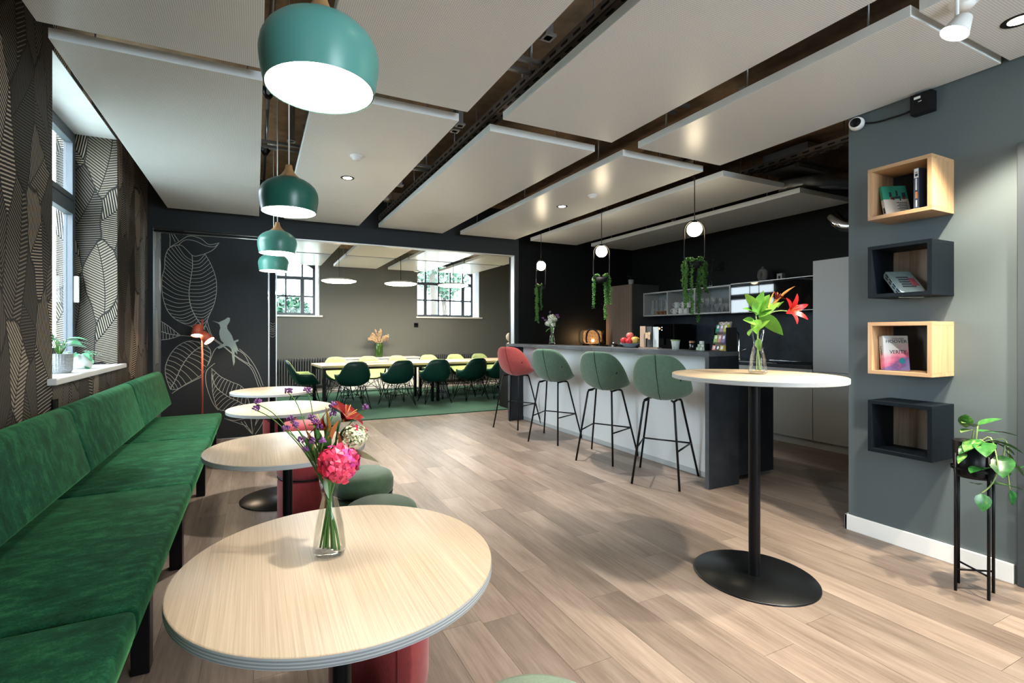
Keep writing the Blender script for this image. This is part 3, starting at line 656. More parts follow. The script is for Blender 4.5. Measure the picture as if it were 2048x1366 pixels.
# green pendants
def pendant(loc, m, label, z0=1.886):
    r = thing('pendant_lamp', label, 'pendant lamp', (loc[0], loc[1], z0), 0, 'green pendant lamps in a row')
    prof = [(.131,0),(.136,.022),(.141,.052),(.143,.080),(.139,.104),(.128,.126),(.109,.145),(.085,.160),(.062,.170)]
    MB().lathe(prof, 48).build('shade', m, r)
    MB().lathe([(.128,.001),(.133,.022),(.138,.052),(.139,.080),(.134,.102),(.123,.122),(.104,.139),(.08,.154),(.001,.156)], 48).build('shade_lining', M['shade_in'], r)
    MB().lathe([(.066,.167),(.052,.177),(.037,.190),(.025,.206),(.018,.224),(.015,.240),(.001,.241)], 32).build('wooden_cap', M['cap_wood'], r)
    MB().disc((0,0,.012), .124, 40, flip=True).build('diffuser', M['lamp_white'], r)
    MB().tube([(0,0,.24),(0,0,ZS-z0)], .0035, 8).build('cord', M['white'], r)
    MB().lathe([(.05,ZS-z0-.03),(.05,ZS-z0)], 20).build('canopy', M['white'], r)
    return r
pendant((.146,1.266), M['lamp_daylit'], 'nearest and largest green pendant lamp with painted-in daylight over the front table', 1.877)
pendant((.152,2.647), M['lamp_green'], 'second deep green pendant lamp with wooden cap')
pendant((.150,4.046), M['lamp_pale'], 'third green pendant lamp with wooden cap, overlapping the farthest one')
pendant((.160,5.279), M['lamp_pale'], 'farthest and smallest green pendant lamp before the dining room', 1.894)
# globe pendants with hoops
def globe(y, rz, label):
    z = 2.213; r = thing('globe_pendant', label, 'pendant lamp', (3.6, y, z), rz, 'hoop globe pendants over the bar')
    MB().ball((0,0,0), .065, 28, 18).build('globe', M['globe'], r)
    MB().lathe([(.001,.085),(.02,.08),(.024,.06)], 16).build('lamp_holder', M['black'], r)
    MB().tube([(0,0,.08),(0,0,ZS-z)], .004, 6).build('cord', M['black'], r)
    a = .093; pts = [(a*math.cos(t), 0, a*math.sin(t)-.012) for t in [PI*i/16 for i in range(17)]]
    pts += [(-a,0,-.24)]+[(a*math.cos(t), 0, -.245+a*math.sin(t)) for t in [PI+PI*i/16 for i in range(17)]]+[(a,0,-.24)]
    MB().tube(pts, .006, 8, closed=True).build('hoop', M['black'], r)
    return r
def trailing(y, rz, label, strands, seed):
    z = 1.905; rnd = random.Random(seed); r = thing('trailing_plant', label, 'hanging plant', (3.6, y, z), rz, 'trailing succulents in the lamp hoops')
    MB().lathe([(.001,-.055),(.05,-.05),(.06,-.02),(.064,.01),(.06,.01),(.001,.0)], 20).build('pot', M['black_soft'], r)
    for a, rr, ln in strands:
        b = MB(); p = Vector((.03*math.cos(a), .03*math.sin(a), .03)); path = [p, Vector((.06*math.cos(a), .06*math.sin(a), .045)), Vector((rr*math.cos(a), rr*math.sin(a), .0))]
        k = 8; 
        for i in range(1, k+1): path.append(Vector((rr*math.cos(a)+rnd.uniform(-.008,.008), rr*math.sin(a)+rnd.uniform(-.008,.008), -ln*i/k)))
        path = smooth_pts(path, 5); b.tube(path, .0025, 5)
        for q in path:
            for j in range(4):
                d = Vector((rnd.uniform(-1,1), rnd.uniform(-1,1), rnd.uniform(-.6,.6))).normalized()*.011
                c = q+d; u = d.normalized(); v = u.cross(Vector((0,0,1))); v = v.normalized() if v.length > .1 else Vector((1,0,0)); wv = u.cross(v)
                b.add([c-u*.011, c+v*.007, c+u*.011, c-v*.007, c+wv*.006, c-wv*.006], [(0,1,4),(1,2,4),(2,3,4),(3,0,4),(1,0,5),(2,1,5),(3,2,5),(0,3,5)])
        tag(b.build('strand', M['pearl'], r, fixn=False), kind='stuff')
    return r
globe(5.761, math.radians(15), 'farthest small globe pendant in a narrow black hoop'); globe(4.457, math.radians(-25), 'middle globe pendant in a black hoop'); globe(3.154, math.radians(-25), 'nearest globe pendant in a tall black hoop')
trailing(5.761, 0, 'dark green trailing plant in the farthest hoop', [(2.6,.07,.45),(3.3,.075,.38),(2.0,.06,.40),(4.2,.06,.30),(3.0,.05,.48)], 1)
trailing(4.457, 0, 'trailing plant with separate strands in the middle hoop', [(2.55,.09,.34),(2.2,.085,.29),(-.9,.04,.47),(-.55,.045,.44),(-.45,.10,.30),(0,.09,.27)], 2)
trailing(3.154, 0, 'full trailing plant in the nearest hoop reaching the shelf below', [(2.5,.095,.30),(2.8,.085,.40),(3.4,.05,.46),(-1.6,.04,.52),(-1.2,.045,.36),(-.45,.10,.26),(-.3,.09,.22),(2.0,.07,.34)], 3)
# red floor lamp
r = thing('floor_lamp', 'coral red floor lamp with two cone heads before the leaf mural', 'floor lamp', (-.545, 6.25, 0))
MB().lathe([(.14,0),(.14,.012),(.13,.018),(.001,.018)], 32).build('base', M['red_lamp'], r)
MB().tube([(0,0,.015),(0,0,1.43)], .0105, 10).build('pole', M['red_lamp'], r)
def head(M4, nm='lamp_head'):
    h = MB(); h.lathe([(.001,.125),(.036,.125),(.042,.118),(.062,0),(.058,0),(.038,.11)], 28); h.v = [tuple(M4 @ Vector(p)) for p in h.v]
    o = h.build(nm, M['red_lamp'], r)
    d = MB(); d.disc((0,0,.006), .057, 24, flip=True); d.v = [tuple(M4 @ Vector(p)) for p in d.v]; d.build('diffuser', M['red_glow'], o)
head(Matrix.Translation((-.045,-.06,1.245)) @ Matrix.Rotation(math.radians(-20), 4, 'X')); head(Matrix.Translation((.075,-.075,1.185)) @ Matrix.Rotation(math.radians(-24), 4, 'X') @ Matrix.Rotation(math.radians(-38), 4, 'Y'))
MB().tube([(-.03,-.06,1.31),(0,0,1.31),(.02,-.05,1.27)], .008, 8).build('bracket', M['red_lamp'], r)
# disc pendants over the dining table
def disc_lamp(x, y, z, label):
    r = thing('disc_pendant', label, 'pendant lamp', (x, y, z), 0, 'flat disc pendants over the dining table')
    MB().lathe([(.30,.012),(.31,.02),(.26,.03),(.22,.048),(.001,.05)], 40).build('dish', M['white'], r)
    MB().lathe([(.001,-.022),(.15,-.020),(.25,-.010),(.30,.008)], 40).build('diffuser', M['disc_glow'], r)
    MB().tube([(0,0,.05),(0,0,ZS-z)], .005, 6).build('cord', M['black'], r)
disc_lamp(1.356, 9.0, 2.205, 'left disc pendant lamp over the dining table'); disc_lamp(2.511, 9.05, 2.21, 'middle disc pendant lamp over the dining table'); disc_lamp(3.608, 9.1, 2.228, 'right disc pendant lamp before the far window')
r = thing('wireless_sensor', 'small white hanging sensor before the right far window', 'sensor', (3.0, 9.6, 2.56))
MB().tube([(0,0,.02),(0,0,.32)], .008, 8).build('stem', M['white'], r); MB().lathe([(.001,-.02),(.05,-.018),(.07,.0),(.02,.02)], 20).build('sensor_head', M['white'], r)
# ================================================================== BENCH AND LOW TABLES
bench = thing('banquette_bench', 'long green velvet banquette bench along the papered wall', 'bench', (0,0,0))
def cushion(poly, y0, y1, name, bev=.03):
    """profile polygon in x,z extruded along y, softly rounded"""
    b = MB(); b.prism(poly, y0, y1, 0); o = b.build(name, M['velvet'], bench)
    md = o.modifiers.new('bevel', 'BEVEL'); md.width = bev; md.segments = 4; md.limit_method = 'NONE'
    for p in o.data.polygons: p.use_smooth = True
    return o
ys = [-.92, .41, 1.747, 3.089, 4.419, 5.69]
for a, c in zip(ys, ys[1:]):
    cushion([(-.93,.335),(-.335,.335),(-.318,.40),(-.325,.452),(-.93,.445)], a+.003, c-.003, 'seat_cushion', .02)
    cushion([(-.80,.55),(-.758,.565),(-.842,.878),(-.875,.90),(-.935,.885),(-.90,.56)], a+.003, c-.003, 'back_cushion', .018)
for y in (-.5, .9, 2.2, 3.08, 4.37, 5.55):
    MB().box(-.42, -.36, y-.035, y+.035, 0, .34).build('leg', M['black'], bench, bevel=.004); MB().box(-.93, -.87, y-.035, y+.035, 0, .34).build('leg', M['black'], bench, bevel=.004)
    MB().box(-.96, -.925, y-.025, y+.025, 0, .86).build('back_support', M['black'], bench)
MB().box(-.90, -.40, -.9, 5.67, .30, .336).build('seat_frame', M['black'], bench)
r = thing('wall_socket', 'small black wall socket just above the bench backrest', 'socket', (XL, 3.72, .84))
MB().box(0,.012,-.04,.04,-.04,.04).build('cover_plate', M['black'], r, bevel=.003); MB().lathe([(.001,.0),(.02,.0)], 16).build('socket_well', M['black_soft'], r, loc=(.0125,0,0), rot=(0,PI/2,0))
def round_table(name, loc, R, h, label, baseR, top, poleR, cat='table', group=None, rz=0):
    r = thing(name, label, cat, (loc[0], loc[1], 0), rz, group)
    t = .024
    MB().lathe([(.001,h),(R-.003,h),(R,h-.003),(R,h-t+.002),(R-.002,h-t),(.001,h-t)], 96).build('table_top', top, r)
    b = MB()
    for i in range(3): b.lathe([(R+.0003,h-.006-i*.0062),(R+.0006,h-.008-i*.0062),(R+.0003,h-.0095-i*.0062)], 96)
    b.build('edge_layers', M['edge_line'], r); MB().lathe([(R+.0002,h-t+.001),(R+.0002,h-.002)], 96).build('edge_band', M['table_edge'], r)
    MB().lathe([(poleR,.008),(poleR,h-t)], 28).build('pole', M['black'], r)
    MB().lathe([(.12,h-t-.006),(.12,h-t)], 28, capb=True).build('mounting_plate', M['black'], r)
    MB().lathe([(baseR,0),(baseR,.006),(baseR-.003,.009),(.001,.0095)], 72).build('base_plate', M['dark_steel'], r)
    return r
g = 'round tables along the bench'
T = [(.198,1.266),(.146,2.647),(.175,4.046),(.148,5.279)]
for p, lb in zip(T, ('nearest round oak table carrying the colourful bouquet', 'second round table from the front, beside the red stool', 'third round table from the front along the bench', 'farthest round table along the bench, near the mural')):
    round_table('round_table', p, .381, .70, lb, .29, M['table_top'], .0235, group=g)
round_table('bar_table', (2.365,1.69), .402, 1.055, 'tall round bar table with black pole and lily vase', .292, M['table_top_x'], .0275, 'table')
# poufs
def pouf(loc, m, label, h=.46, R=.176):
    r = thing('pouf_stool', label, 'pouf', (loc[0], loc[1], 0), random.uniform(0, 6), 'upholstered pouf stools by the round tables')
    MB().lathe([(.001,0.004),(R-.02,.004),(R-.004,.02),(R,.06),(R,h-.145),(R-.006,h-.125),(R-.014,h-.118)], 48).build('body', m, r)
    MB().lathe([(R-.014,h-.118),(R-.004,h-.112),(R+.004,h-.09),(R+.004,h-.045),(R-.008,h-.016),(R-.035,h-.002),(.001,h)], 48).build('seat_pad', m, r)
    b = MB(); b.tube([((R-.004)*math.cos(t), (R-.004)*math.sin(t), h-.118) for t in [2*PI*i/40 for i in range(40)]], .006, 8, closed=True); b.build('cord', M['black'], r)
    b = MB(); b.tube(smooth_pts([((R-.002)*math.cos(a), (R-.002)*math.sin(a), h-.118) if i in (0, 4) else ((R+.012)*math.cos(a), (R+.012)*math.sin(a), h-.118-(.0,.016,.02,.016,.0)[i]) for i, a in enumerate((-.35,-.2,0,.2,.35))], 5), .005, 8); b.build('carry_loop', M['black'], r)
    b = MB(); 
    for k in range(3): a = 2*PI*k/3; b.tube([((R+.0005)*math.cos(a), (R+.0005)*math.sin(a), .03), ((R+.0005)*math.cos(a), (R+.0005)*math.sin(a), h-.15)], .0022, 5)
    b.build('seam', m, r); return r
pouf((.403,1.733), M['pouf_red'], 'crimson pouf under the right side of the nearest table')
pouf((.300,3.393), M['pouf_red'], 'crimson pouf behind the black pole of the second table')
pouf((.37,4.72), M['pouf_red'], 'red pouf just behind the third table')
pouf((.243,5.83), M['pouf_red'], 'red pouf behind the farthest table')
pouf((.568,2.88), M['pouf_green'], 'olive green pouf with black cord to the right of the bouquet')
pouf((.565,2.39), M['pouf_green'], 'olive pouf whose rim shows just behind the nearest table', .43)
pouf((.62,5.188), M['pouf_pale'], 'pale sage pouf beside the farthest table')
pouf((.540,.855), M['pouf_pale'], 'pale sage pouf cut by the bottom edge of the picture', .462)
# ================================================================== BAR STOOLS
def bowl(a_f, a_b, b, rim, n=40, k=12, lean=0.0, zexp=1.5, rexp=.85, sq=.92):
    rows = []
    for i in range(k+1):
        t = i/k; rr = math.sin(t*PI/2)**rexp; zz = (1-math.cos(t*PI/2))**zexp; row = []
        for j in range(n+1):
            th = 2*PI*j/n; cx_, sy_ = math.cos(th), math.sin(th); A = a_f if cx_ > 0 else a_b
            h = rim(th); x_ = A*rr*math.copysign(abs(cx_)**sq, cx_); y_ = b*rr*math.copysign(abs(sy_)**sq, sy_)
            z_ = h*zz; x_ -= lean*max(0, -cx_)*zz
            row.append((x_, y_, z_))
        rows.append(row)
    return rows
def rim_stool(th):
    c = math.cos(th)
    if c < .2: return .085+.305*math.sin(((.2-c)/1.2)**1.3*PI/2)
    return .085-.015*math.sin((c-.2)/.8*PI)
def bar_stool(loc, rz, m, label):
    r = thing('bar_stool', label, 'bar stool', (loc[0], loc[1], 0), rz, 'upholstered bar stools at the counter')
    z0 = .705
    rows = [[(x, y*(1-.06*max(0, (z-.20)/.2)**1.5), z) for x, y, z in rw] for rw in bowl(.29, .185, .232, rim_stool, lean=.07, sq=1.0, zexp=.92, rexp=1.05)]
    o = MB().grid([[(x, y, z+z0) for x, y, z in rw] for rw in rows]).build('seat_shell', m, r, solid=.034, sub=1)
    b = MB()   # seam on the outside of the back
    bk = [(rw[20][0]-.0185, 0, rw[20][2]+z0-(.016 if i < 6 else 0)) for i, rw in enumerate(rows)]
    b.tube(smooth_pts(bk[1:], 3), .0022, 5); b.build('back_seam', M['black_soft'], r)
    MB().box(-.006,.002,-.006,.006,-.012,.012).build('fabric_tag', M['black'], r, loc=(rows[8][14][0]-.012, -abs(rows[8][14][1])-.014, rows[8][14][2]+z0+.01))
    feet = {(-1,1): (-.27,.19), (-1,-1): (-.27,-.19), (1,1): (.27,.255), (1,-1): (.27,-.255)}
    top = {(-1,1): (-.13,.125), (-1,-1): (-.13,-.125), (1,1): (.12,.14), (1,-1): (.12,-.14)}
    ring = []
    for kx in feet:
        f, t = feet[kx], top[kx]
        MB().tube([(t[0]*.55, t[1]*.75, z0-.008), (t[0]*.9, t[1]*.97, z0-.014), (t[0], t[1], z0-.03), (f[0], f[1], 0)], .0095, 8).build('leg', M['black'], r)
        q = .345/z0 if kx[0] < 0 else .33/z0
    def at(kx, z): f, t = feet[kx], top[kx]; u = 1-z/(z0-.03); return (t[0]*(1-u)+f[0]*u-0, t[1]*(1-u)+f[1]*u, z)
    for a, c, za in (((-1,1),(1,1),.30), ((1,1),(1,-1),.30), ((1,-1),(-1,-1),.30)):
        MB().tube([at(a, za), at(c, za)], .0075, 8).build('footrest', M['black'], r)
    MB().tube([(-.12,.12,z0-.008),(.11,.12,z0-.008)], .009, 8).build('seat_rail', M['black'], r); MB().tube([(-.12,-.12,z0-.008),(.11,-.12,z0-.008)], .009, 8).build('seat_rail', M['black'], r)
    return r
bar_stool((3.235,5.833), math.radians(31), M['stool_red'], 'coral red bar stool, farthest of the four at the counter')
bar_stool((3.225,4.893), math.radians(31), M['stool_green'], 'sage green bar stool next to the red one')
bar_stool((3.227,3.948), math.radians(29), M['stool_green'], 'middle of the three sage green bar stools')
bar_stool((3.207,3.155), math.radians(33), M['stool_green'], 'nearest sage green bar stool, at the end of the counter')
# ================================================================== BAR COUNTER
bar = thing('bar_counter', 'bar counter with dark stone top and white front', 'counter', (0,0,0))
MB().box(3.33, 3.69, 2.775, 6.30, 1.082, 1.12).build('counter_top', M['counter'], bar, bevel=.002)
MB().box(3.33, 3.69, 2.775, 2.812, 0, 1.082).build('end_panel', M['counter_black'], bar, bevel=.002)
MB().box(3.329, 3.331, 2.776, 2.812, 0, 1.12).build('panel_edge', M['counter'], bar)
MB().box(3.36, 3.60, 6.22, 6.26, 0, 1.082).build('end_panel', M['counter_black'], bar, bevel=.002)
MB().box(3.345, 3.362, 6.205, 6.262, 0, 1.082).build('panel_edge', M['counter'], bar)
MB().box(3.58, 3.60, 2.812, 6.22, .05, 1.082).build('front_panel', M['white_front'], bar)
MB().box(3.585, 3.605, 2.812, 6.22, 0, .05).build('plinth', M['grey_front'], bar)
MB().box(3.69, 4.20, 2.82, 6.30, .05, .86).build('rear_body', M['counter_black'], bar); MB().box(3.69, 4.21, 2.815, 6.32, .86, .90).build('work_top', M['counter_black'], bar, bevel=.002)
MB().box(3.60, 3.69, 2.812, 6.26, 0, 1.082).build('core', M['counter_black'], bar)
MB().box(4.20, 5.55, 6.32, 6.79, .86, 1.075).build('return_shelf', M['counter_black'], bar)
MB().box(4.20, 5.55, 6.34, 6.79, 0, .86).build('return_body', M['counter_black'], bar)
# ================================================================== KITCHEN
XF = 5.578
def cabinet(name, y0, y1, z0, z1, label, doors, fmat, side, x0=XF, x1=XK-.002, group='kitchen cabinets'):
    r = thing(name, label, 'cabinet', (0,0,0), 0, group)
    MB().box(x0+.022, x1, y0, y1, z0, z1).build('carcass', side, r)
    for (a, c, e, g) in doors: MB().box(x0, x0+.02, a+.002, c-.002, e+.002, g-.002).build('door', fmat, r, bevel=.0015)
    return r
pl = lambda r, y0, y1: MB().box(XF+.03, XF+.05, y0, y1, 0, .085).build('plinth', M['grey_front'], r)
t1 = cabinet('tall_cabinet', 2.62, 3.295, .085, 2.072, 'tall grey kitchen cabinet right of the black glass doors', [(2.62,3.295,.85,2.072),(2.62,3.295,.085,.85)], M['grey_front'], M['grey_front']); pl(t1, 2.62, 3.295)
t2 = cabinet('tall_cabinet', 6.147, 6.785, .085, 2.085, 'tall cabinet with beige grooved door in the far kitchen corner', [(6.147,6.785,.085,2.085)], M['beige_front'], M['grey_side'])
b = MB()
for i in range(14): b.box(XF-.002, XF, 6.17+i*.043, 6.172+i*.043, .10, 2.07)
b.build('door_grooves', M['grey_side'], t2)
for a, c, lb in ((3.297,3.90,'grey base cabinet next to the tall grey cabinet'), (3.90,4.50,'grey base cabinet with the cooktop, second from the tall cabinet'), (4.50,5.10,'third grey base cabinet, hidden behind the bar'), (5.10,6.145,'wide base cabinet below the coffee machine')):
    q = cabinet('base_cabinet', a, c, .085, .872, lb, [(a,c,.085,.872)], M['grey_front'], M['grey_side']); pl(q, a, c)
wt = MB().box(XF-.01, XK-.002, 3.298, 6.145, .875, .915).build('worktop', M['counter_black'], bevel=.002); tag(wt, 'black kitchen worktop along the right wall', 'worktop')
struct(MB().box(XK-.012, XK, 3.298, 6.145, .916, 1.545).build('trim_10', M['splash']))
ck = thing('cooktop', 'black glass cooktop with metal rim on the worktop', 'cooktop', (5.85, 4.0, .916))
MB().box(-.24,.24,-.28,.28,0,.006).build('glass_plate', M['black_glass'], ck); MB().box(-.25,-.24,-.29,.29,0,.009).box(.24,.25,-.29,.29,0,.009).box(-.25,.25,-.29,-.28,0,.009).box(-.25,.25,.28,.29,0,.009).build('rim', M['chrome'], ck)
fc = thing('kitchen_faucet', 'chrome kitchen faucet behind the tall table vase', 'faucet', (5.80, 4.36, .916))
MB().lathe([(.03,0),(.03,.02),(.018,.04),(.016,.2)], 16).build('base', M['chrome'], fc); MB().tube(smooth_pts([(0,0,.18),(0,0,.30),(-.03,.0,.37),(-.10,.0,.38),(-.15,.0,.33),(-.155,0,.29)], 5), .011, 10).build('spout', M['chrome'], fc); MB().tube([(0,-.02,.12),(0,-.10,.15)], .008, 8).build('lever', M['chrome'], fc)
ws = thing('wall_shelf', 'open grey wall shelf with three compartments', 'shelf', (0,0,0))
xs0, xs1, za, zb = 5.83, XK-.014, 1.55, 1.935
MB().box(xs0, xs1, 4.515, 6.144, za, za+.02).build('bottom_board', M['shelf_grey'], ws); MB().box(xs0, xs1, 4.515, 6.144, zb-.02, zb).build('top_board', M['shelf_grey'], ws)
for y in (4.515, 5.10, 5.62, 6.124): MB().box(xs0, xs1, y, y+.02, za+.02, zb-.02).build('divider', M['shelf_grey'], ws)
MB().box(xs1-.008, xs1, 4.535, 6.124, za+.02, zb-.02).build('back_board', M['shelf_in'], ws)
gc = thing('glass_cabinet', 'wall cabinet with black mirror glass doors', 'cabinet', (0,0,0))
MB().box(xs0+.02, xs1, 3.30, 4.51, za, zb).build('carcass', M['black_soft'], gc)
for a, c in ((3.30,3.90),(3.905,4.51)): MB().box(xs0, xs0+.012, a+.001, c-.001, za+.004, zb-.004).build('door', M['black_glass'], gc)
MB().box(xs0-.002, xs1, 3.30, 4.51, zb, zb+.006).box(xs0-.002, xs0+.012, 3.30, 4.51, za-.005, za).build('trim_strip', M['light_metal'], gc)
# ================================================================== WALL BOXES AND BOOKS
def wall_box(zt, fm, fm_h, bm, label, y0=1.311, y1=1.609, x0=3.247):
    r = thing('wall_box', label, 'shelf', (x0, (y0+y1)/2, zt-.299), 0, 'wall box shelves in a column'); D = XR-x0; h = (y1-y0)/2; t = .021; H_ = .299
    for nm_, bx, mt in (('bottom_board', (0,D,-h,h,0,t), fm_h), ('top_board', (0,D,-h,h,H_-t,H_), fm_h), ('side_board', (0,D,-h,-h+t,t,H_-t), fm), ('side_board', (0,D,h-t,h,t,H_-t), fm), ('back_board', (D-.008,D,-h+t,h-t,t,H_-t), bm)):
        MB().box(*bx).build(nm_, mt, r, bevel=.001)
    return r
M['box_black_back'] = plain('black_back_board', (.012,.014,.017), .5)
wall_box(2.228, M['box_oak'], M['box_oak_h'], M['box_black_back'], 'topmost oak wall box holding two books')
wall_box(1.776, M['navy_box'], M['navy_box'], M['grey_oak'], 'upper black wall box with oak back and one leaning book')
wall_box(1.335, M['box_oak'], M['box_oak_h'], M['box_black_back'], 'lower oak wall box with the pink and purple novel')
wall_box(.882, M['navy_box'], M['navy_box'], M['grey_oak'], 'lowest black wall box, empty, beside the plant')
paper = plain('book_pages', (.72,.69,.62), .8, var=.05)
ink = plain('dark_ink', (.02,.03,.05), .6); white_ink = plain('white_ink', (.8,.82,.83), .6)
def book(label, M4, wd, ht, th, cover):
    """local: width along +x (spine at x=0), height along z, thickness along +y (front cover at y=0)"""
    r = thing('book', label, 'book', (0,0,0), 0, 'books in the wall boxes'); r.matrix_world = M4
    MB().box(.003, wd-.003, .0022, th-.0022, .003, ht-.003).build('pages', paper, r)
    MB().box(0, wd, 0, .002, 0, ht).build('front_cover', cover, r); MB().box(0, wd, th-.002, th, 0, ht).build('back_cover', cover, r); MB().box(0, .002, .002, th-.002, 0, ht).build('spine', cover, r)
    return r
def split_cover(name, c_top, c_bot, z):
    m = NT(name); tc = m.n('ShaderNodeTexCoord'); sp = m.n('ShaderNodeSeparateXYZ'); m.l(tc.outputs['Object'], sp.inputs[0])
    f = m.math('GREATER_THAN', sp.outputs[2], z); m.col(m.mix(f, c_bot, c_top)); m.set(Roughness=.35); return m.mat
def paint_cover():
    m = NT('pink_purple_cloud_cover'); tc = m.n('ShaderNodeTexCoord'); sp = m.n('ShaderNodeSeparateXYZ'); m.l(tc.outputs['Object'], sp.inputs[0])
    n = m.noise(tc.outputs['Object'], 22, 4); h = m.math('ADD', m.math('MULTIPLY', sp.outputs[2], 5.0), m.math('ADD', m.math('MULTIPLY', n, .7), m.math('MULTIPLY', sp.outputs[0], -2.2)))
    m.col(m.ramp(h, [(.22, (.22,.19,.42)), (.36, (.16,.10,.28)), (.50, (.62,.16,.30)), (.72, (.70,.38,.48)), (.86, (.52,.58,.62))])); m.set(Roughness=.35); return m.mat
# camera sees the box fronts from -x; books face -x with the spine to +y (left in view)
def face(x, y, z, rz=0, lean=0, roll=0):
    # local x -> -world y, local y -> +world x, local z up
    B = Matrix(((0,1,0,0),(-1,0,0,0),(0,0,1,0),(0,0,0,1)))
    return Matrix.Translation((x,y,z)) @ Matrix.Rotation(rz,4,'Z') @ Matrix.Rotation(roll,4,'X') @ Matrix.Rotation(lean,4,'Y') @ B
LX = text_rot = Matrix.Rotation(PI/2,4,'X')
b1 = book('green and white paperback lying tilted in the topmost box', face(3.285,1.533,1.951, 1.0, .26), .13, .185, .022, split_cover('green_white_cover', (.03,.28,.20), (.62,.60,.57), .10))
b = MB()
for x_, z_, w_, h_ in ((.035,.115,.012,.03),(.06,.105,.03,.012),(.07,.12,.01,.035),(.10,.11,.018,.03),(.05,.095,.008,.02),(.085,.09,.006,.03)): b.box(x_, x_+w_, -.0006, 0, z_, z_+h_)
b.build('cover_figures', ink, b1); MB().box(.04,.052,-.0008,-.0002,.098,.112).box(.102,.114,-.0008,-.0002,.098,.112).build('red_figures', M['lily_red'], b1)
b = MB()
for i in range(6): b.box(.075-.01*(i % 2), .12, -.0006, 0, .025+i*.010, .029+i*.010)
b.build('cover_print', ink, b1); MB().box(-.0006,0,.004,.016,.015,.05).build('spine_print', ink, b1)
b2 = book('navy blue book standing upright at the right of the topmost box', face(3.275,1.378,1.951, 1.45, .0, 0), .15, .225, .026, plain('navy_cover', (.035,.05,.10), .35))
MB().box(-.0006,0,.003,.023,.172,.222).build('library_label', white_ink, b2); MB().box(-.0009,-.0005,.006,.019,.18,.195).box(-.0009,-.0005,.006,.019,.20,.204).build('barcode', ink, b2)
b = MB().box(-.0007,0,.010,.017,.105,.168); b.build('spine_title', white_ink, b2); MB().box(-.0007,0,.007,.018,.06,.095).build('spine_author', M['lily_orange'], b2); MB().box(-.0007,0,.009,.016,.012,.05).build('spine_mark', white_ink, b2)
lv = MB().box(-.012,.012,-.03,.03,0,.0008).build('sticker', M['leaf_pale'], None, loc=(3.264,1.40,1.9495), rot=(0,0,.2)); tag(lv, 'small pale green sticker on the front edge of the topmost box', 'sticker')
b3 = book('light blue book lying tilted in the upper black box', face(3.29,1.462,1.4985, 1.0, .78), .13, .19, .036, plain('pale_blue_cover', (.36,.50,.53), .35, var=.2, scale=30))
b = MB()
for i in range(4): b.box(-.0006,0,.006,.014,.02+i*.042,.05+i*.042); b.box(-.0006,0,.019,.026,.02+i*.040,.046+i*.040)
b.build('spine_print', ink, b3); b = MB()
for i in range(5): b.box(.03+.004*(i % 2), .10-.006*(i % 3), -.0006, 0, .05+i*.02, .062+i*.02)
b.build('cover_print', plain('dark_cover_print', (.08,.10,.12), .5, var=.6, scale=80), b3); MB().box(.085,.12,-.0007,-.0001,.06,.13).build('cover_flower', plain('red_print', (.5,.12,.18), .5, var=.6, scale=60), b3)
b4 = book('paperback with pink and purple clouds in the lower oak box', face(3.285,1.540,1.058, 1.0, .10), .13, .20, .036, paint_cover())
TR = Matrix.Translation
lettering('COLLEEN', .013, ink, b4, TR((.078,-.0005,.183)) @ LX, 1.1); lettering('HOOVER', .026, ink, b4, TR((.068,-.0005,.166)) @ LX, 1.05); lettering('VERITY', .031, ink, b4, TR((.074,-.0005,.105)) @ LX, .9)
MB().lathe([(.001,0),(.017,0)], 20).build('round_badge', plain('teal_badge', (.02,.20,.28), .4), b4, loc=(.092,-.0006,.055), rot=(PI/2,0,0))
lettering('VERITY', .02, ink, b4, TR((-.0005,.018,.115)) @ Matrix.Rotation(-PI/2,4,'Z') @ Matrix.Rotation(PI/2,4,'X') @ Matrix.Rotation(PI/2,4,'Z'), .9)
# wall camera and box
r = thing('wall_camera', 'round white wall camera with black lens high on the shelf wall', 'camera', (3.455,1.772,2.60))
MB().lathe([(.001,.035),(.03,.033),(.038,.022),(.041,.0),(.036,-.02),(.02,-.03)], 28).build('housing', M['white'], r, rot=(0,-PI/2+.0,.25)); MB().lathe([(.001,.0385),(.024,.037),(.029,.034)], 24).build('lens', M['black'], r, rot=(0,-PI/2,.25))
MB().tube([(.0,0,0),(.03,0,0)], .012, 10).build('mount', M['white'], r)
r = thing('junction_box', 'black junction box with white sticker high on the shelf wall', 'box', (XR,1.435,2.583))
MB().box(-.06,0,-.05,.05,-.055,.06).build('housing', M['black'], r, bevel=.004); MB().box(-.0612,-.0602,-.0,.03,.028,.042).build('sticker', M['white'], r); MB().tube([(-.061,.01,.01),(-.061,-.005,.012)], .003, 6).build('screw', M['light_metal'], r)
cb = MB().tube(smooth_pts([(3.47,1.735,2.595),(3.475,1.68,2.578),(3.475,1.60,2.572),(3.475,1.52,2.572),(3.47,1.48,2.59),(3.465,1.47,2.61)], 6), .005, 6).build('cable', M['black']); tag(cb, 'black cable running from the wall camera to the junction box', 'cable')
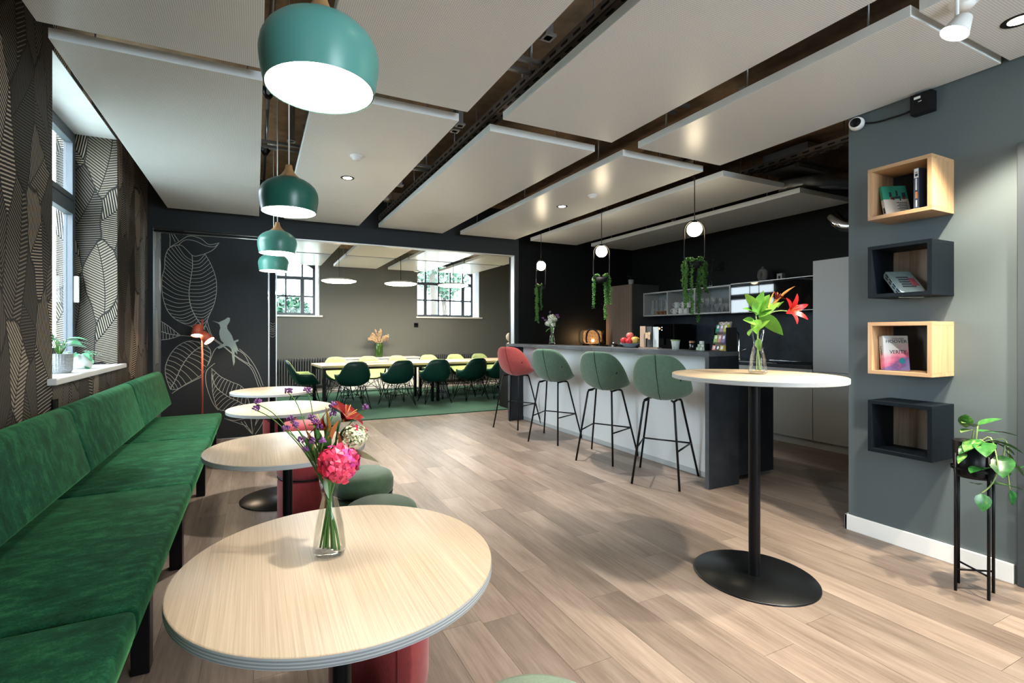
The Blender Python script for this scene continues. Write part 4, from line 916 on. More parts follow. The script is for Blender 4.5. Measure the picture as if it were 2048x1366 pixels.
# ================================================================== PLANTS
def leaf_rows(L, W, bend=.3, fold=.12, n=8, shape=.8, tip=1.3):
    rows = []
    for i in range(n+1):
        t = i/n; wd = W*math.sin(PI*min(1, t**shape))**.8*(1-.15*t) if 0 < t < 1 else .0008
        z_ = -bend*L*t*t; x_ = L*(t-.12*bend*t*t)
        rows.append([(x_, -wd, z_+fold*wd), (x_, -wd*.5, z_+fold*.3*wd), (x_, 0, z_), (x_, wd*.5, z_+fold*.3*wd), (x_, wd, z_+fold*wd)])
    return rows
def leaf_obj(parent, base, direction, L, W, mat, roll=0, bend=.3, name='leaf', fold=.15, n=7, shape=.8):
    d = Vector(direction).normalized(); up = Vector((0,0,1)); 
    if abs(d.z) > .97: up = Vector((1,0,0))
    y = up.cross(d).normalized(); z = d.cross(y)
    R = Matrix((d, y, z)).transposed().to_4x4() @ Matrix.Rotation(roll,4,'X'); R.translation = Vector(base)
    b = MB().grid(leaf_rows(L, W, bend, fold, n, shape)); b.v = [tuple(R @ Vector(p)) for p in b.v]
    return b.build(name, mat, parent, fixn=False)
VS = (math.cos(math.atan(453/967.)), -math.sin(math.atan(453/967.)), 0)
# plant stand and pothos
ps = thing('plant_stand', 'slim black four legged plant stand by the right wall', 'plant stand', (3.20,1.13,0))
lp = [(-.068,.043),(-.042,-.068),(.07,-.047),(.04,.072)]
for x_, y_ in lp: MB().tube([(x_,y_,0),(x_,y_,.68)], .0065, 8).build('leg', M['black'], ps); 
MB().tube([(lp[0][0],lp[0][1],.105),(lp[2][0],lp[2][1],.105)], .005, 8).build('cross_bar', M['black'], ps); MB().tube([(lp[1][0],lp[1][1],.112),(lp[3][0],lp[3][1],.112)], .005, 8).build('cross_bar', M['black'], ps)
MB().lathe([(.084,.60),(.084,.612)], 24).build('ring', M['black'], ps)
pp = thing('potted_pothos', 'trailing variegated green plant in a black pot on the slim stand', 'potted plant', (3.20,1.13,.56))
MB().lathe([(.001,.004),(.066,.004),(.072,.02),(.078,.18),(.072,.18),(.066,.16),(.001,.16)], 28).build('pot', M['black'], pp); MB().lathe([(.001,.162),(.07,.162)], 20).build('soil', M['soil'], pp)
def varieg():
    m = NT('variegated_leaf'); tc = m.n('ShaderNodeTexCoord'); oi = m.n('ShaderNodeObjectInfo'); n = m.noise(tc.outputs['Object'], 45, 3)
    f = m.math('ADD', m.math('MULTIPLY', n, .75), m.math('MULTIPLY', oi.outputs['Random'], .3)); m.col(m.ramp(f, [(.34, (.010,.075,.015)), (.56, (.035,.17,.03)), (.80, (.26,.34,.12))])); m.set(Roughness=.3); return m.mat
M['varieg'] = varieg()
vx = Vector(VS); vz = Vector((0,0,1)); vd = Vector((-VS[1]*-1, VS[0]*-1, 0))  # right of view, up, towards viewer
vd = Vector((VS[1], -VS[0], 0))
def vw(a, h, d=0): return vx*a+vz*h+vd*d
PL_ = [(-.02,.24,.02,-.16,.03,.10,.028),(.0,.25,.0,-.10,.06,.12,.03),(.02,.26,.0,.12,.09,.10,.026),(.03,.23,.02,.20,.03,.13,.028),(-.03,.20,.05,-.17,-.05,.11,.036),(-.02,.19,.07,-.05,-.01,.13,.042),(.01,.20,.06,.10,-.02,.13,.04),(.03,.19,.05,.17,-.06,.11,.034),(-.06,.17,.05,-.22,-.05,.085,.026),
 (-.10,.135,.06,-.14,-.06,.075,.018),(.05,.13,.08,-.05,-.05,.12,.048),(.06,.12,.07,.16,-.10,.12,.036),(-.03,.075,.09,-.20,.02,.115,.040),(.0,-.005,.09,.22,.02,.12,.042),(-.06,-.01,.08,-.10,.06,.075,.026),(-.045,-.05,.08,-.02,-.12,.085,.034),(.12,.14,.03,.10,-.14,.075,.028),(.165,.03,.03,.05,.12,.07,.028),(.145,-.05,.03,.02,-.15,.075,.03),(.14,.01,.02,-.05,.10,.05,.018),(-.01,.24,-.03,-.05,.1,.12,.03),(.05,.22,-.04,.15,.02,.12,.03)]
for a, h, d, da, dh, L_, W_ in PL_:
    leaf_obj(pp, vw(a,h,d), vw(da, dh, .05), L_, W_, M['varieg'], roll=random.uniform(-.2,.2)+(.9 if da > 0 else -.9)*0+.0, bend=.25, n=6)
b = MB()
for pts in ([(0,.17,.02),(.02,.21,.06),(.01,.10,.10),(0,.03,.10),(-.02,-.02,.09),(-.045,-.05,.08)], [(.02,.17,0),(.10,.20,.04),(.125,.14,.04),(.135,.05,.03),(.145,-.05,.03)], [(-.01,.17,0),(-.02,.24,.02)], [(.01,.17,0),(.02,.26,0)], [(-.02,.17,.02),(-.06,.19,.06),(-.10,.14,.06)], [(0,.17,.03),(-.03,.20,.06),(-.02,.19,.07)], [(.03,.17,.03),(.06,.19,.08),(.05,.13,.09)]):
    b.tube([tuple(vw(*p)) for p in smooth_pts(pts, 4)], .0032, 6)
b.build('vine', M['stem_pale'], pp)
# window sill plants
def bumps():
    m = NT('knobbed_grey_pot'); m.col((.40,.43,.46)); m.set(Roughness=.6); vo = m.n('ShaderNodeTexVoronoi'); vo.inputs['Scale'].default_value = 70; vo.inputs['Randomness'].default_value = .1; m.l(m.coords(), vo.inputs['Vector']); m.bump(m.math('SUBTRACT', 1, vo.outputs['Distance']), .8, .01); return m.mat
p1 = thing('sill_plant', 'leafy plant in a knobbed grey pot at the left of the window sill', 'potted plant', (-1.20,4.16,1.004)); 
MB().lathe([(.001,0),(.062,0),(.07,.02),(.075,.13),(.068,.13),(.06,.11),(.001,.11)], 32).build('pot', bumps(), p1); MB().lathe([(.001,.112),(.066,.112)], 20).build('soil', M['soil'], p1)
for i in range(13):
    a = i*2.4; L_ = .11+.05*random.random(); base = Vector((.04*math.cos(a), .045*math.sin(a), .16+.10*random.random()))
    MB().tube([(0,0,.11), tuple(base*.7+Vector((0,0,.03))), tuple(base)], .003, 5).build('stalk', M['stem'], p1); leaf_obj(p1, base, (math.cos(a), math.sin(a), .25), L_, .034, M['leaf_sill'], roll=random.uniform(-.4,.4), bend=.35)
p2 = thing('sill_plant', 'low trailing plant in a plain white pot on the window sill', 'potted plant', (-1.21,4.62,1.004))
MB().lathe([(.001,0),(.066,0),(.073,.015),(.076,.105),(.07,.105),(.064,.09),(.001,.09)], 32).build('pot', M['white_ceramic'], p2); MB().lathe([(.001,.092),(.068,.092)], 20).build('soil', M['soil'], p2)
for i in range(11):
    a = i*2.4+.5; base = Vector((.05*math.cos(a), .05*math.sin(a), .115+.02*random.random())); leaf_obj(p2, base, (math.cos(a), math.sin(a), .1), .07+.03*random.random(), .02, M['leaf_sill'], bend=.5, roll=random.uniform(-.3,.3))
for dx_, dy_, dz_ in ((.03,.11,.07),(.05,-.075,.02),(.06,-.065,.095)): leaf_obj(p2, (dx_,dy_,dz_), (.3,.5,-.5), .055, .022, M['leaf_sill'], bend=.2)
# ---------------------------------------------------------------- vases with flowers
def carafe(parent, s=1.0, water=.6):
    prof = [(.001,.004),(.034,.003),(.040,.010),(.040,.022),(.034,.075),(.024,.118),(.0195,.137),(.0185,.145),(.021,.165),(.026,.19),(.0285,.212)]
    MB().lathe([(r_*s, z_*s) for r_, z_ in prof], 40).build('glass_body', M['glass'], parent)
    MB().lathe([(.001,.012*s),(.036*s,.012*s)], 32).build('thick_base', M['glass'], parent)
    b = MB(); b.tube([(.0285*s*math.cos(t), .0285*s*math.sin(t), .212*s) for t in [2*PI*i/32 for i in range(32)]], .0011, 6, closed=True); b.build('rim', M['glass'], parent)
    ins = [(r_-.002, z_) for r_, z_ in prof[3:]]; wz = .212*water; pr = [(.036,.013)]+[p for p in ins if p[1] < wz]
    pr.append((.0175 if .13 < wz < .16 else .03, wz)); MB().lathe([(r_*s, z_*s) for r_, z_ in pr]+[(.001, wz*s)], 32).build('water', M['water'], parent)
def floret_ball(parent, c, R, n, mats, pet=.013, seed=0, flat=.85, name='flower_head'):
    """a globe of four-petalled florets; a few florets of each colour are one mesh"""
    rnd = random.Random(seed); bs = [MB() for _ in mats]; c = Vector(c)
    for i in range(n):
        z_ = 1-2*(i+.5)/n; a = i*2.39996; q = Vector((math.cos(a)*math.sqrt(1-z_*z_), math.sin(a)*math.sqrt(1-z_*z_), z_*flat))
        nn = (q+Vector((rnd.uniform(-.5,.5), rnd.uniform(-.5,.5), rnd.uniform(-.5,.5)))).normalized(); ctr = c+q*R*rnd.uniform(.80,1.10)
        t = nn.cross(Vector((.3,.2,1))).normalized(); u = nn.cross(t); ph = rnd.uniform(0, 1.6); b = bs[rnd.randrange(len(mats)) if q.dot(Vector((-.7,-.5,0))) < .2 else 0]
        for k in range(4):
            aa = ph+k*PI/2; d = t*math.cos(aa)+u*math.sin(aa); e = t*math.cos(aa+PI/2)+u*math.sin(aa+PI/2); p_ = pet*rnd.uniform(.85,1.15)
            b.add([ctr, ctr+d*p_*.55-e*p_*.44+nn*p_*.30, ctr+d*p_*.95-e*p_*.26+nn*p_*.12, ctr+d*p_*.95+e*p_*.26+nn*p_*.12, ctr+d*p_*.55+e*p_*.44+nn*p_*.30], [(0,1,2,3,4)])
    hd = MB().ball(c, R*.82, 14, 10, sz=flat).build(name, M['stem'], parent)
    for b, m_ in zip(bs, mats):
        if b.f: tag(b.build('florets', m_, hd, fixn=False), kind='stuff')
def lily(parent, c, direction, L, mat, n=6, W=.016, curl=1.0, name='lily_bloom'):
    d = Vector(direction).normalized(); t = d.cross(Vector((0,0,1))).normalized(); u = d.cross(t); c = Vector(c)
    hub = MB().ball(c, .006, 8, 6).build(name, M['lily_orange'], parent)
    for k in range(n):
        a = 2*PI*k/n+.3; o = t*math.cos(a)+u*math.sin(a); sd = d.cross(o); rows = []
        for i in range(8):
            s_ = i/7; th = .35+1.35*s_*curl; p = c+(o*math.sin(th)+d*math.cos(th))*0
            # walk along the curve
            q = Vector((0,0,0)); 
            for j in range(i): sj = (j+.5)/7; tj = .35+1.35*sj*curl; q += (o*math.sin(tj)+d*math.cos(tj))*(L/7)
            wd = W*math.sin(PI*(.12+.86*s_))**.8; rows.append([tuple(c+q-sd*wd), tuple(c+q-d*wd*.15), tuple(c+q+sd*wd)])
        MB().grid(rows).build('petal', mat, hub, fixn=False)
    b = MB()
    for k in range(5): a = 2*PI*k/5; b.tube([tuple(c), tuple(c+d*L*.35+(t*math.cos(a)+u*math.sin(a))*.008), tuple(c+d*L*.62+(t*math.cos(a)+u*math.sin(a))*.018)], .0011, 5)
    b.build('stamens', M['lily_orange'], hub)
# bouquet on the nearest table; offsets: a along view right, h height, d towards viewer
bq = thing('flower_vase', 'glass vase with pink hydrangea and red lilies on the nearest table', 'vase', (.172,1.30,.70))
carafe(bq, 1.03, .665)
def stemp(parent, pts, r_=.0022, m_='stem', name='stem'): MB().tube([tuple(vw(*p)) for p in smooth_pts(pts, 5)], r_, 6).build(name, M[m_], parent)
for i, (a0, a1, h1) in enumerate(((-.012,.0,.22),(-.004,.004,.23),(.014,-.004,.22),(.024,-.006,.21),(.006,.006,.24),(.018,.008,.22),(-.026,-.012,.21),(-.016,.006,.22),(.027,-.01,.2),(.010,-.008,.22))): stemp(bq, [(a0,.014,.006*((i % 3)-1)), (a0*.6,.07,.004*((i % 3)-1)), (a1*.4,.137,0), (a1,h1,0)], .0029)
floret_ball(bq, vw(.036,.244,.035), .043, 66, [M['pink'], M['magenta']], .019, 1); floret_ball(bq, vw(.072,.312,.02), .028, 50, [M['cream_petal'], M['cream_petal'], M['pink']], .009, 2)
stemp(bq, [(0,.14,0),(.02,.2,.01),(.030,.236,.03)]); stemp(bq, [(0,.14,0),(.035,.24,.01),(.062,.30,.02)])
lily(bq, vw(.034,.345,-.01), vw(.7,1.0,.05), .062, M['lily_dark'], W=.019, curl=1.15); lily(bq, vw(-.012,.325,.0), vw(-.9,.7,.2), .062, M['lily_dark'], W=.013, curl=1.3)
for a, h, da, dh, L_ in ((.0,.30,.02,1,.085),(.012,.30,.35,1,.055),(-.038,.27,-.25,1,.06),(.026,.27,.1,1,.05)): leaf_obj(bq, vw(a,h,.015), vw(da,dh,.1), L_, .008, M['lily_orange'], n=6, name='bud', fold=1.2, bend=.05)
stemp(bq, [(0,.14,0),(.008,.24,-.005),(.022,.34,-.01)], .003); stemp(bq, [(0,.14,0),(-.004,.24,0),(-.012,.325,0)], .003)
leaf_obj(bq, vw(.058,.262,.01), vw(1,-.12,.25), .085, .036, M['leaf_pale'], roll=-.6, bend=.1, n=8); leaf_obj(bq, vw(-.010,.205,.006), vw(.25,-1,.0), .062, .015, M['leaf_pale'], roll=.9, bend=.1)
for a, h, da, dh, L_ in ((-.03,.23,-.2,1,.08),(-.045,.24,-.1,1,.06),(-.015,.235,-.2,1,.09),(.02,.30,.0,1,.05),(-.02,.27,-.1,1,.07),(-.035,.25,-.3,1,.07),(.03,.29,.3,.8,.06),(-.01,.26,.2,1,.07),(.005,.24,-.4,.8,.06)): leaf_obj(bq, vw(a,h,0), vw(da,dh,.2), L_, .012, M['leaf'], bend=.2, roll=random.uniform(-1,1))
VB = [(-.186,.393,0),(-.106,.422,0),(-.058,.424,.0),(.092,.379,0),(-.094,.352,.02),(-.080,.338,.02),(-.045,.352,0),(-.030,.345,.02),(-.02,.335,.02),(.008,.385,0),(.014,.366,.02),(-.065,.30,.02),(-.055,.275,.02),(-.034,.30,.03),(-.008,.30,.03),(-.105,.33,.02),(-.19,.378,0)]
for i, (a, h, d) in enumerate(VB):
    rnd = random.Random(i+50); b = MB(); c_ = vw(a,h,d)
    for k in range(22):
        q = Vector((rnd.gauss(0,1), rnd.gauss(0,1), rnd.gauss(.25,.7))).normalized()*.0085*rnd.uniform(.6,1.1); b.ball(c_+q, .0027, 5, 4)
    tag(b.build('verbena_head', M['purple'], bq, fixn=False), kind='stuff'); stemp(bq, [(-.012,.17,0),(-.02+a*.25,.22+.3*(h-.22),d*.5),(a*.72-.005,h*.86+.02,d),(a,h-.006,d)], .0013)
# tall table vase with red lily
lz = thing('flower_vase', 'glass vase with red lily and broad green leaves on the tall table', 'vase', (2.405,1.70,1.055))
carafe(lz, 1.10, .60)
for a0, a1 in ((-.008,.0),(.008,-.003),(.014,.004)): stemp(lz, [(a0,.02,.002),(a0*.5,.09,0),(0,.15,0),(a1,.23,0)], .003, 'stem_pale')
for a, h, da, dh, dd, L_, W_, ro in ((-.012,.31,.08,1,.1,.135,.034,1.2),(.0,.30,.65,.75,.2,.13,.040,.6),(-.01,.32,-.85,.45,.3,.09,.034,-.5),(.0,.315,.9,-.75,.35,.155,.042,-.9),(-.015,.27,-.75,.3,.2,.075,.030,-.9),(-.01,.29,-.3,-.6,.4,.09,.03,.3),(-.005,.235,.35,.6,.3,.08,.022,.8),(.0,.19,-.2,-1,.2,.07,.026,.6),(.01,.335,.5,.2,.4,.06,.014,.2),(-.012,.34,-.45,.9,.0,.11,.032,.4),(.012,.32,.45,1,-.1,.12,.036,-.7),(-.02,.25,-.5,-.25,.3,.085,.03,.5),(.005,.33,.2,.9,.3,.10,.034,1.4)):
    leaf_obj(lz, vw(a,h,.01), vw(da,dh,dd), L_, W_, M['leaf_bright'], roll=ro, bend=.22, n=8)
lily(lz, vw(.148,.332,.02), vw(.3,.2,1), .105, M['lily_red'], W=.0155, curl=.95); lily(lz, vw(.10,.395,-.01), vw(.6,.9,.3), .06, M['lily_red'], W=.011, curl=1.0)
stemp(lz, [(0,.23,0),(.05,.31,0),(.11,.335,.0),(.148,.332,.015)], .0026, 'stem_pale'); stemp(lz, [(0,.23,0),(.04,.33,0),(.10,.395,-.01)], .0026, 'stem_pale'); stemp(lz, [(0,.23,0),(-.01,.31,.0)], .0035, 'stem_pale'); stemp(lz, [(-.01,.26,0),(-.05,.28,.01)], .002, 'stem_pale')
for a, h, da, dh, L_ in ((.055,.33,.75,1,.12),(.05,.34,.25,1,.10),(.10,.35,.4,.5,.045),(.11,.40,.8,.7,.10)): leaf_obj(lz, vw(a,h,.01), vw(da,dh,.1), L_, .009, M['lily_orange'] if L_ > .05 else M['leaf_bright'], n=6, name='bud', fold=1.2, bend=.02)
# vase on the bar
bv = thing('flower_vase', 'slim glass vase with white flowers on the far part of the bar', 'vase', (3.60,5.484,1.12))
carafe(bv, 1.05, .6)
for a0, a1 in ((-.01,.02),(.01,-.02),(.0,.03),(.012,.0)): stemp(bv, [(a0,.02,0),(0,.14,0),(a1,.26,0)], .003)
for i, (a, h, R_) in enumerate(((-.045,.285,.042),(.005,.27,.038),(-.005,.37,.048),(.03,.34,.034),(-.02,.325,.036))): floret_ball(bv, vw(a,h,.0), R_, 34, [M['white_petal']], .014, 20+i, .7)
for i, (a, h) in enumerate(((.085,.37),(.07,.40),(-.12,.36),(-.085,.33),(-.03,.44),(.06,.33))): 
    b = MB(); rnd = random.Random(i); c_ = vw(a,h,0)
    for k in range(14): b.ball(c_+Vector((rnd.uniform(-.016,.016), rnd.uniform(-.016,.016), rnd.uniform(-.01,.01))), .005, 5, 4)
    tag(b.build('verbena_head', M['purple'], bv, fixn=False), kind='stuff'); stemp(bv, [(0,.2,0),(a*.5,.28,0),(a,h,0)], .0018)
for a, h, da, dh in ((-.03,.22,-.6,-.3),(.03,.23,.5,.4),(.01,.25,.1,1),(-.02,.24,-.3,.8)): leaf_obj(bv, vw(a,h,.02), vw(da,dh,.2), .08, .016, M['leaf'], bend=.2)
# ================================================================== THINGS ON THE BAR AND IN THE KITCHEN
ZB = 1.12
bw = thing('fruit_bowl', 'shallow blue grey bowl of fruit on the bar', 'bowl', (3.60,3.98,ZB))
MB().lathe([(.001,.004),(.045,.003),(.05,.008),(.09,.03),(.112,.046),(.114,.047),(.09,.034),(.05,.014),(.001,.012)], 36).build('dish', plain('blue_grey_bowl', (.30,.38,.42), .3), bw)
def fruit(x, y, z, r_, m_, label):
    f = thing('apple', label, 'apple', (x,y,z), 0, 'apples in the fruit bowl')
    MB().lathe([(.001,-.82*r_),(.35*r_,-.88*r_),(.75*r_,-.6*r_),(.98*r_,-.05*r_),(.93*r_,.4*r_),(.62*r_,.76*r_),(.3*r_,.82*r_),(.08*r_,.68*r_),(.001,.62*r_)], 20).build('flesh', m_, f)
    MB().tube([(0,0,.62*r_),(.1*r_,.05*r_,1.05*r_)], .0022, 5).build('stalk', M['cap_wood'], f)
fruit(3.545,4.02,ZB+.075,.038,M['apple_red'],'dark red apple at the left of the bowl'); fruit(3.55,3.95,ZB+.070,.037,M['apple_red'],'red apple low in the middle of the bowl'); fruit(3.60,3.915,ZB+.082,.041,M['apple_yel'],'yellow red apple at the right of the bowl')
fruit(3.60,3.99,ZB+.127,.039,plain('blush_apple', (.58,.13,.12), .3, var=.35, scale=15),'blush apple on top of the pile'); fruit(3.65,4.03,ZB+.078,.037,M['apple_yel'],'pale apple at the back left of the bowl'); fruit(3.66,3.95,ZB+.078,.036,M['apple_yel'],'pale apple at the back of the bowl')
# brochure rack
br = thing('brochure_rack', 'wire rack with brochures between fruit bowl and coffee machine', 'rack', (3.62,3.72,ZB), .2)
for i, (y_, m_) in enumerate(((.085,(.42,.29,.21)),(.02,(.05,.05,.05)),(-.05,(.55,.60,.63)))):
    MB().box(-.004+.012*i, .002+.012*i, y_-.032, y_+.032, .012, .225-.004*i).build('brochure', plain('brochure_%d' % i, m_, .5), br)
MB().box(.004,.007,-.008,.018,.09,.165).box(.004,.007,.022,.05,.10,.16).build('brochure_photo', plain('brochure_photo', (.62,.42,.25), .5, var=.6, scale=40), br, loc=(-.012,0,0))
for y_ in (.055,-.015): MB().tube([(-.015,y_,.0),(-.02,y_,.13),(-.012,y_,.15)], .003, 6).build('wire', M['black'], br)
MB().box(-.025,.05,-.10,.12,0,.008).build('foot', M['grey_oak'], br)
bk = thing('yogurt_tub', 'white tub with green rim on the bar', 'tub', (3.60,3.373,ZB))
MB().lathe([(.001,.0),(.030,0),(.039,.082)], 28).build('tub_wall', plain('white_tub', (.60,.66,.64), .5, var=.06), bk); MB().lathe([(.039,.080),(.043,.080),(.043,.090),(.001,.091)], 28).build('lid', plain('green_lid', (.22,.35,.12), .5), bk)
MB().box(-.0305,-.0300,-.014,.0,.012,.024).build('green_mark', M['leaf'], bk)
jr = thing('dark_jar', 'small dark jar with copper lid on the bar', 'jar', (3.60,3.182,ZB)); MB().lathe([(.001,0),(.022,0),(.024,.01),(.024,.06),(.02,.068)], 24).build('jar_body', M['black_glass'], jr); MB().lathe([(.026,.066),(.026,.082),(.001,.083)], 24).build('lid', plain('copper_lid', (.30,.16,.09), .35, .7), jr)
sp_ = thing('sachet_box', 'little stand of white and green sachets on the bar', 'sachets', (3.60,3.075,ZB))
for i, (y_, z_) in enumerate(((-.036,0),(0,0),(.036,0),(-.016,.028),(.02,.028),(.0,.056))): MB().box(-.012,.012,y_-.016,y_+.016,z_,z_+.026).build('sachet', plain('sachet_%d' % i, (.62,.66,.62) if i % 2 else (.36,.50,.36), .6, var=.3, scale=60), sp_, bevel=.002)
MB().box(-.03,.03,-.06,-.052,0,.06).build('holder', M['black'], sp_)
# tea display
td = thing('tea_display', 'tea display stand with nine coloured tea bag boxes at the end of the bar', 'display stand', (3.56,2.862,ZB), -.30)
TL = Matrix.Rotation(math.radians(12), 4, 'Y'); kraft = plain('kraft_board', (.22,.17,.125), .8, var=.1)
def tdo(mb, nm_, mt, par=None): mb.v = [tuple(TL @ Vector(p)) for p in mb.v]; return mb.build(nm_, mt, par or td)
tdo(MB().box(0,.006,-.085,.085,.002,.255), 'backboard', kraft); MB().box(.004,.10,-.085,-.08,0,.20).build('side_board', M['black_soft'], td); MB().box(.004,.10,.08,.085,0,.20).build('side_board', M['black_soft'], td)
cols = [(.01,.24,.18),(.36,.24,.40),(.46,.48,.06),(.24,.52,.12),(.56,.26,.22),(.17,.15,.34),(.58,.16,.14),(.02,.03,.06),(.52,.44,.10)]
for k, c_ in enumerate(cols):
    ro, co = divmod(k, 3); y_ = .052-co*.052; z_ = (.150,.060,.004)[ro]; h_ = (.075,.075,.042)[ro]
    o = tdo(MB().box(-.022,0,y_-.0235,y_+.0235,z_,z_+h_), 'tea_box', plain('tea_box_%d' % k, c_, .5, var=.1))
    pts = [(y_+.014*math.cos(t)+.0, z_+h_-.020+.014*math.sin(t)) for t in [PI*.0+2*PI*i/16 for i in range(16)]]; pts = [(a-.004, b_) for a, b_ in pts]; pts[14] = (y_-.017-.004+.03, pts[14][1]); pts = [(a, b_) for a, b_ in pts]
    tdo(MB().prism(pts, -.0228, -.022, axis='x'), 'leaf_mark', white_ink, o)
    if ro < 2: tdo(MB().box(-.0225,-.0219,y_-.0232,y_+.0232,z_,z_+.014), 'tear_slot', plain('tea_slot_%d' % k, tuple(x*.25 for x in c_), .6), o)
lettering('ChariTea', .034, white_ink, td, TL @ TR((-.001,.0,.241)) @ Matrix.Rotation(-PI/2,4,'Z') @ Matrix.Rotation(PI/2,4,'X'), 1.0)
# black tap on the rear worktop of the bar and a rattan lamp
tp = thing('black_tap', 'black arched tap behind the bar counter', 'faucet', (3.95,4.93,.90)); 
MB().tube(smooth_pts([(0,0,0),(0,0,.30),(-.01,.05,.40),(-.02,.14,.425),(-.02,.22,.39),(-.02,.245,.31),(-.02,.235,.25)], 6), .0115, 10).build('spout', M['black'], tp); MB().lathe([(.035,0),(.035,.015),(.024,.03),(.024,.12)], 20).build('base', M['black'], tp); MB().tube([(.0,-.03,.10),(.0,-.10,.16)], .008, 8).build('lever', M['light_metal'], tp)
bt = thing('black_kettle', 'black kettle beside the tap behind the bar', 'kettle', (3.98,4.70,.90)); MB().lathe([(.001,.0),(.085,0),(.09,.02),(.08,.15),(.06,.23),(.03,.245),(.001,.25)], 28).build('kettle_body', M['black'], bt); MB().tube(smooth_pts([(0,-.07,.22),(0,-.13,.20),(0,-.14,.11),(0,-.09,.06)], 5), .011, 8).build('handle', M['black'], bt); MB().lathe([(.001,.265),(.012,.262),(.014,.25)], 14).build('lid_knob', M['light_metal'], bt)
rl = thing('rattan_lamp', 'glowing woven rattan table lamp in the far corner behind the bar', 'table lamp', (5.10,6.60,1.076))
pr = []
for i in range(25):
    t = 2*PI*i/24; pr.append((.21*math.copysign(abs(math.cos(t))**.45, math.cos(t)), .135+.125*math.copysign(abs(math.sin(t))**.45, math.sin(t))))
rows = [[(x_*s_, y_, .135+(z_-.135)*s_) for x_, z_ in pr] for y_, s_ in ((-.04,.80),(-.06,.97),(0,1),(.06,.97),(.04,.80))]
sh = MB().grid(rows).build('rattan_shade', M['rattan'], rl)
mb = MB()
for i in range(13):
    u = -.18+.03*i; mb.tube([(u-.05,-.062,.03),(u+.05,-.062,.24)], .004, 5); mb.tube([(u+.05,-.064,.03),(u-.05,-.064,.24)], .004, 5)
mb.build('weave', M['rattan'], sh)
M['rattan_skin'] = NT('self_glowing_rattan'); _m = M['rattan_skin']; _w = _m.n('ShaderNodeTexWave', bands_direction='DIAGONAL'); _w.inputs['Scale'].default_value = 22; _w.inputs['Distortion'].default_value = 4; _m.l(_m.coords(), _w.inputs['Vector']); _c = _m.ramp(_w.outputs['Fac'], [(.2, (.30,.12,.035)), (.7, (.75,.38,.14))]); _m.col((.3,.16,.07)); _m.l(_c, _m.b.inputs['Emission Color']); _m.b.inputs['Emission Strength'].default_value = .85; M['rattan_skin'] = _m.mat  # lamp's light through the shade imitated by emission on the panel
for yy in (-.050,): MB().prism([(x_*.94, .135+(z_-.135)*.94) for x_, z_ in pr[:-1]], yy-.001, yy+.001).build('shade_panel', M['rattan_skin'], sh); MB().ball((.0,-.06,.075), .022, 16, 10).build('bulb', M['rattan_glow'], rl)
for sx in (-.1,.1): MB().box(sx-.02,sx+.02,-.06,.06,0,.02).build('foot', M['black'], rl)
l = bpy.data.lights.new('rattan_light', 'POINT'); l.energy = 4; l.color = (1,.60,.28); l.shadow_soft_size = .08; o = bpy.data.objects.new('rattan_light', l); C.objects.link(o); o.parent = rl; o.location = (-.05,.03,.13)
# coffee machine
cm = thing('coffee_machine', 'big black coffee machine on the worktop below the open shelf', 'coffee machine', (5.84,5.55,.917))
MB().box(-.16,.22,-.20,.20,0,.50).build('housing', M['black_soft'], cm, bevel=.008); MB().box(-.20,-.16,-.17,.17,.28,.50).build('front_panel', M['black_glass'], cm, bevel=.004); MB().box(-.21,-.16,-.15,.15,0,.05).build('drip_tray', M['black'], cm); MB().box(-.20,-.16,-.04,.04,.18,.28).build('brew_head', M['black'], cm)
MB().box(-.2012,-.2004,.035,.085,.415,.445).build('display', emit('amber_display', (1,.35,.08), 1.2), cm); MB().box(-.2012,-.2004,-.005,.008,.44,.453).box(-.2012,-.2004,-.005,.008,.40,.413).build('button_lights', emit('white_leds', (.8,.85,1), 2), cm)
# glassware
def carafe_small(y, label):
    r = thing('carafe', label, 'carafe', (5.95,y,1.5705), 0, 'glass carafes in the open shelf'); MB().lathe([(.001,.002),(.038,.002),(.042,.01),(.04,.07),(.022,.14),(.016,.17),(.018,.2),(.026,.245)], 20).build('glass_body', M['glassware'], r); MB().lathe([(.001,.004),(.04,.004),(.041,.014)], 20).build('thick_base', M['glass'], r)
for y, lb in ((6.05,'first glass carafe from the tall cabinet'),(5.97,'second glass carafe from the tall cabinet'),(5.87,'third glass carafe, behind the brown cups'),(5.77,'fourth glass carafe, behind the brown cups'),(5.69,'glass carafe next to the first shelf divider')): carafe_small(y, lb)
def mug(x, y, z, label, m_=None, s=1, rz=PI*.62):
    r = thing('mug', label, 'mug', (x,y,z), rz, 'mugs in the open shelf'); m_ = m_ or M['white_ceramic']
    MB().lathe([(.001,.002),(.034*s,0),(.040*s,.01*s),(.041*s,.092*s),(.037*s,.092*s),(.035*s,.012*s),(.001,.01*s)], 20).build('cup', m_, r); MB().tube(smooth_pts([(.039*s,0,.075*s),(.062*s,0,.072*s),(.066*s,0,.045*s),(.04*s,0,.022*s)], 4), .006*s, 6).build('handle', m_, r)
brown = plain('brown_ceramic', (.22,.09,.035), .4)
for i, (y, lb) in enumerate(((5.88,'left'),(5.80,'middle'),(5.72,'right'))): mug(5.885, y, 1.5705, '%s small brown cup in front of the carafes' % lb, brown, .62)
mug(5.93,5.665,1.5705+.058,'white mug above the brown cups by the divider',None,.9) if False else None
for x, y, z, lb in ((5.91,5.545,0,'lower left'),(5.91,5.43,0,'lower middle'),(5.91,5.33,0,'lower right'),(5.95,5.54,.094,'second layer left'),(5.96,5.33,.094,'second layer right'),(6.0,5.43,0,'back row'),(5.99,5.44,.094,'top of the pile'),(6.0,5.24,0,'rearmost right')): mug(x, y, 1.5705+z, '%s white mug in the middle shelf compartment' % lb)
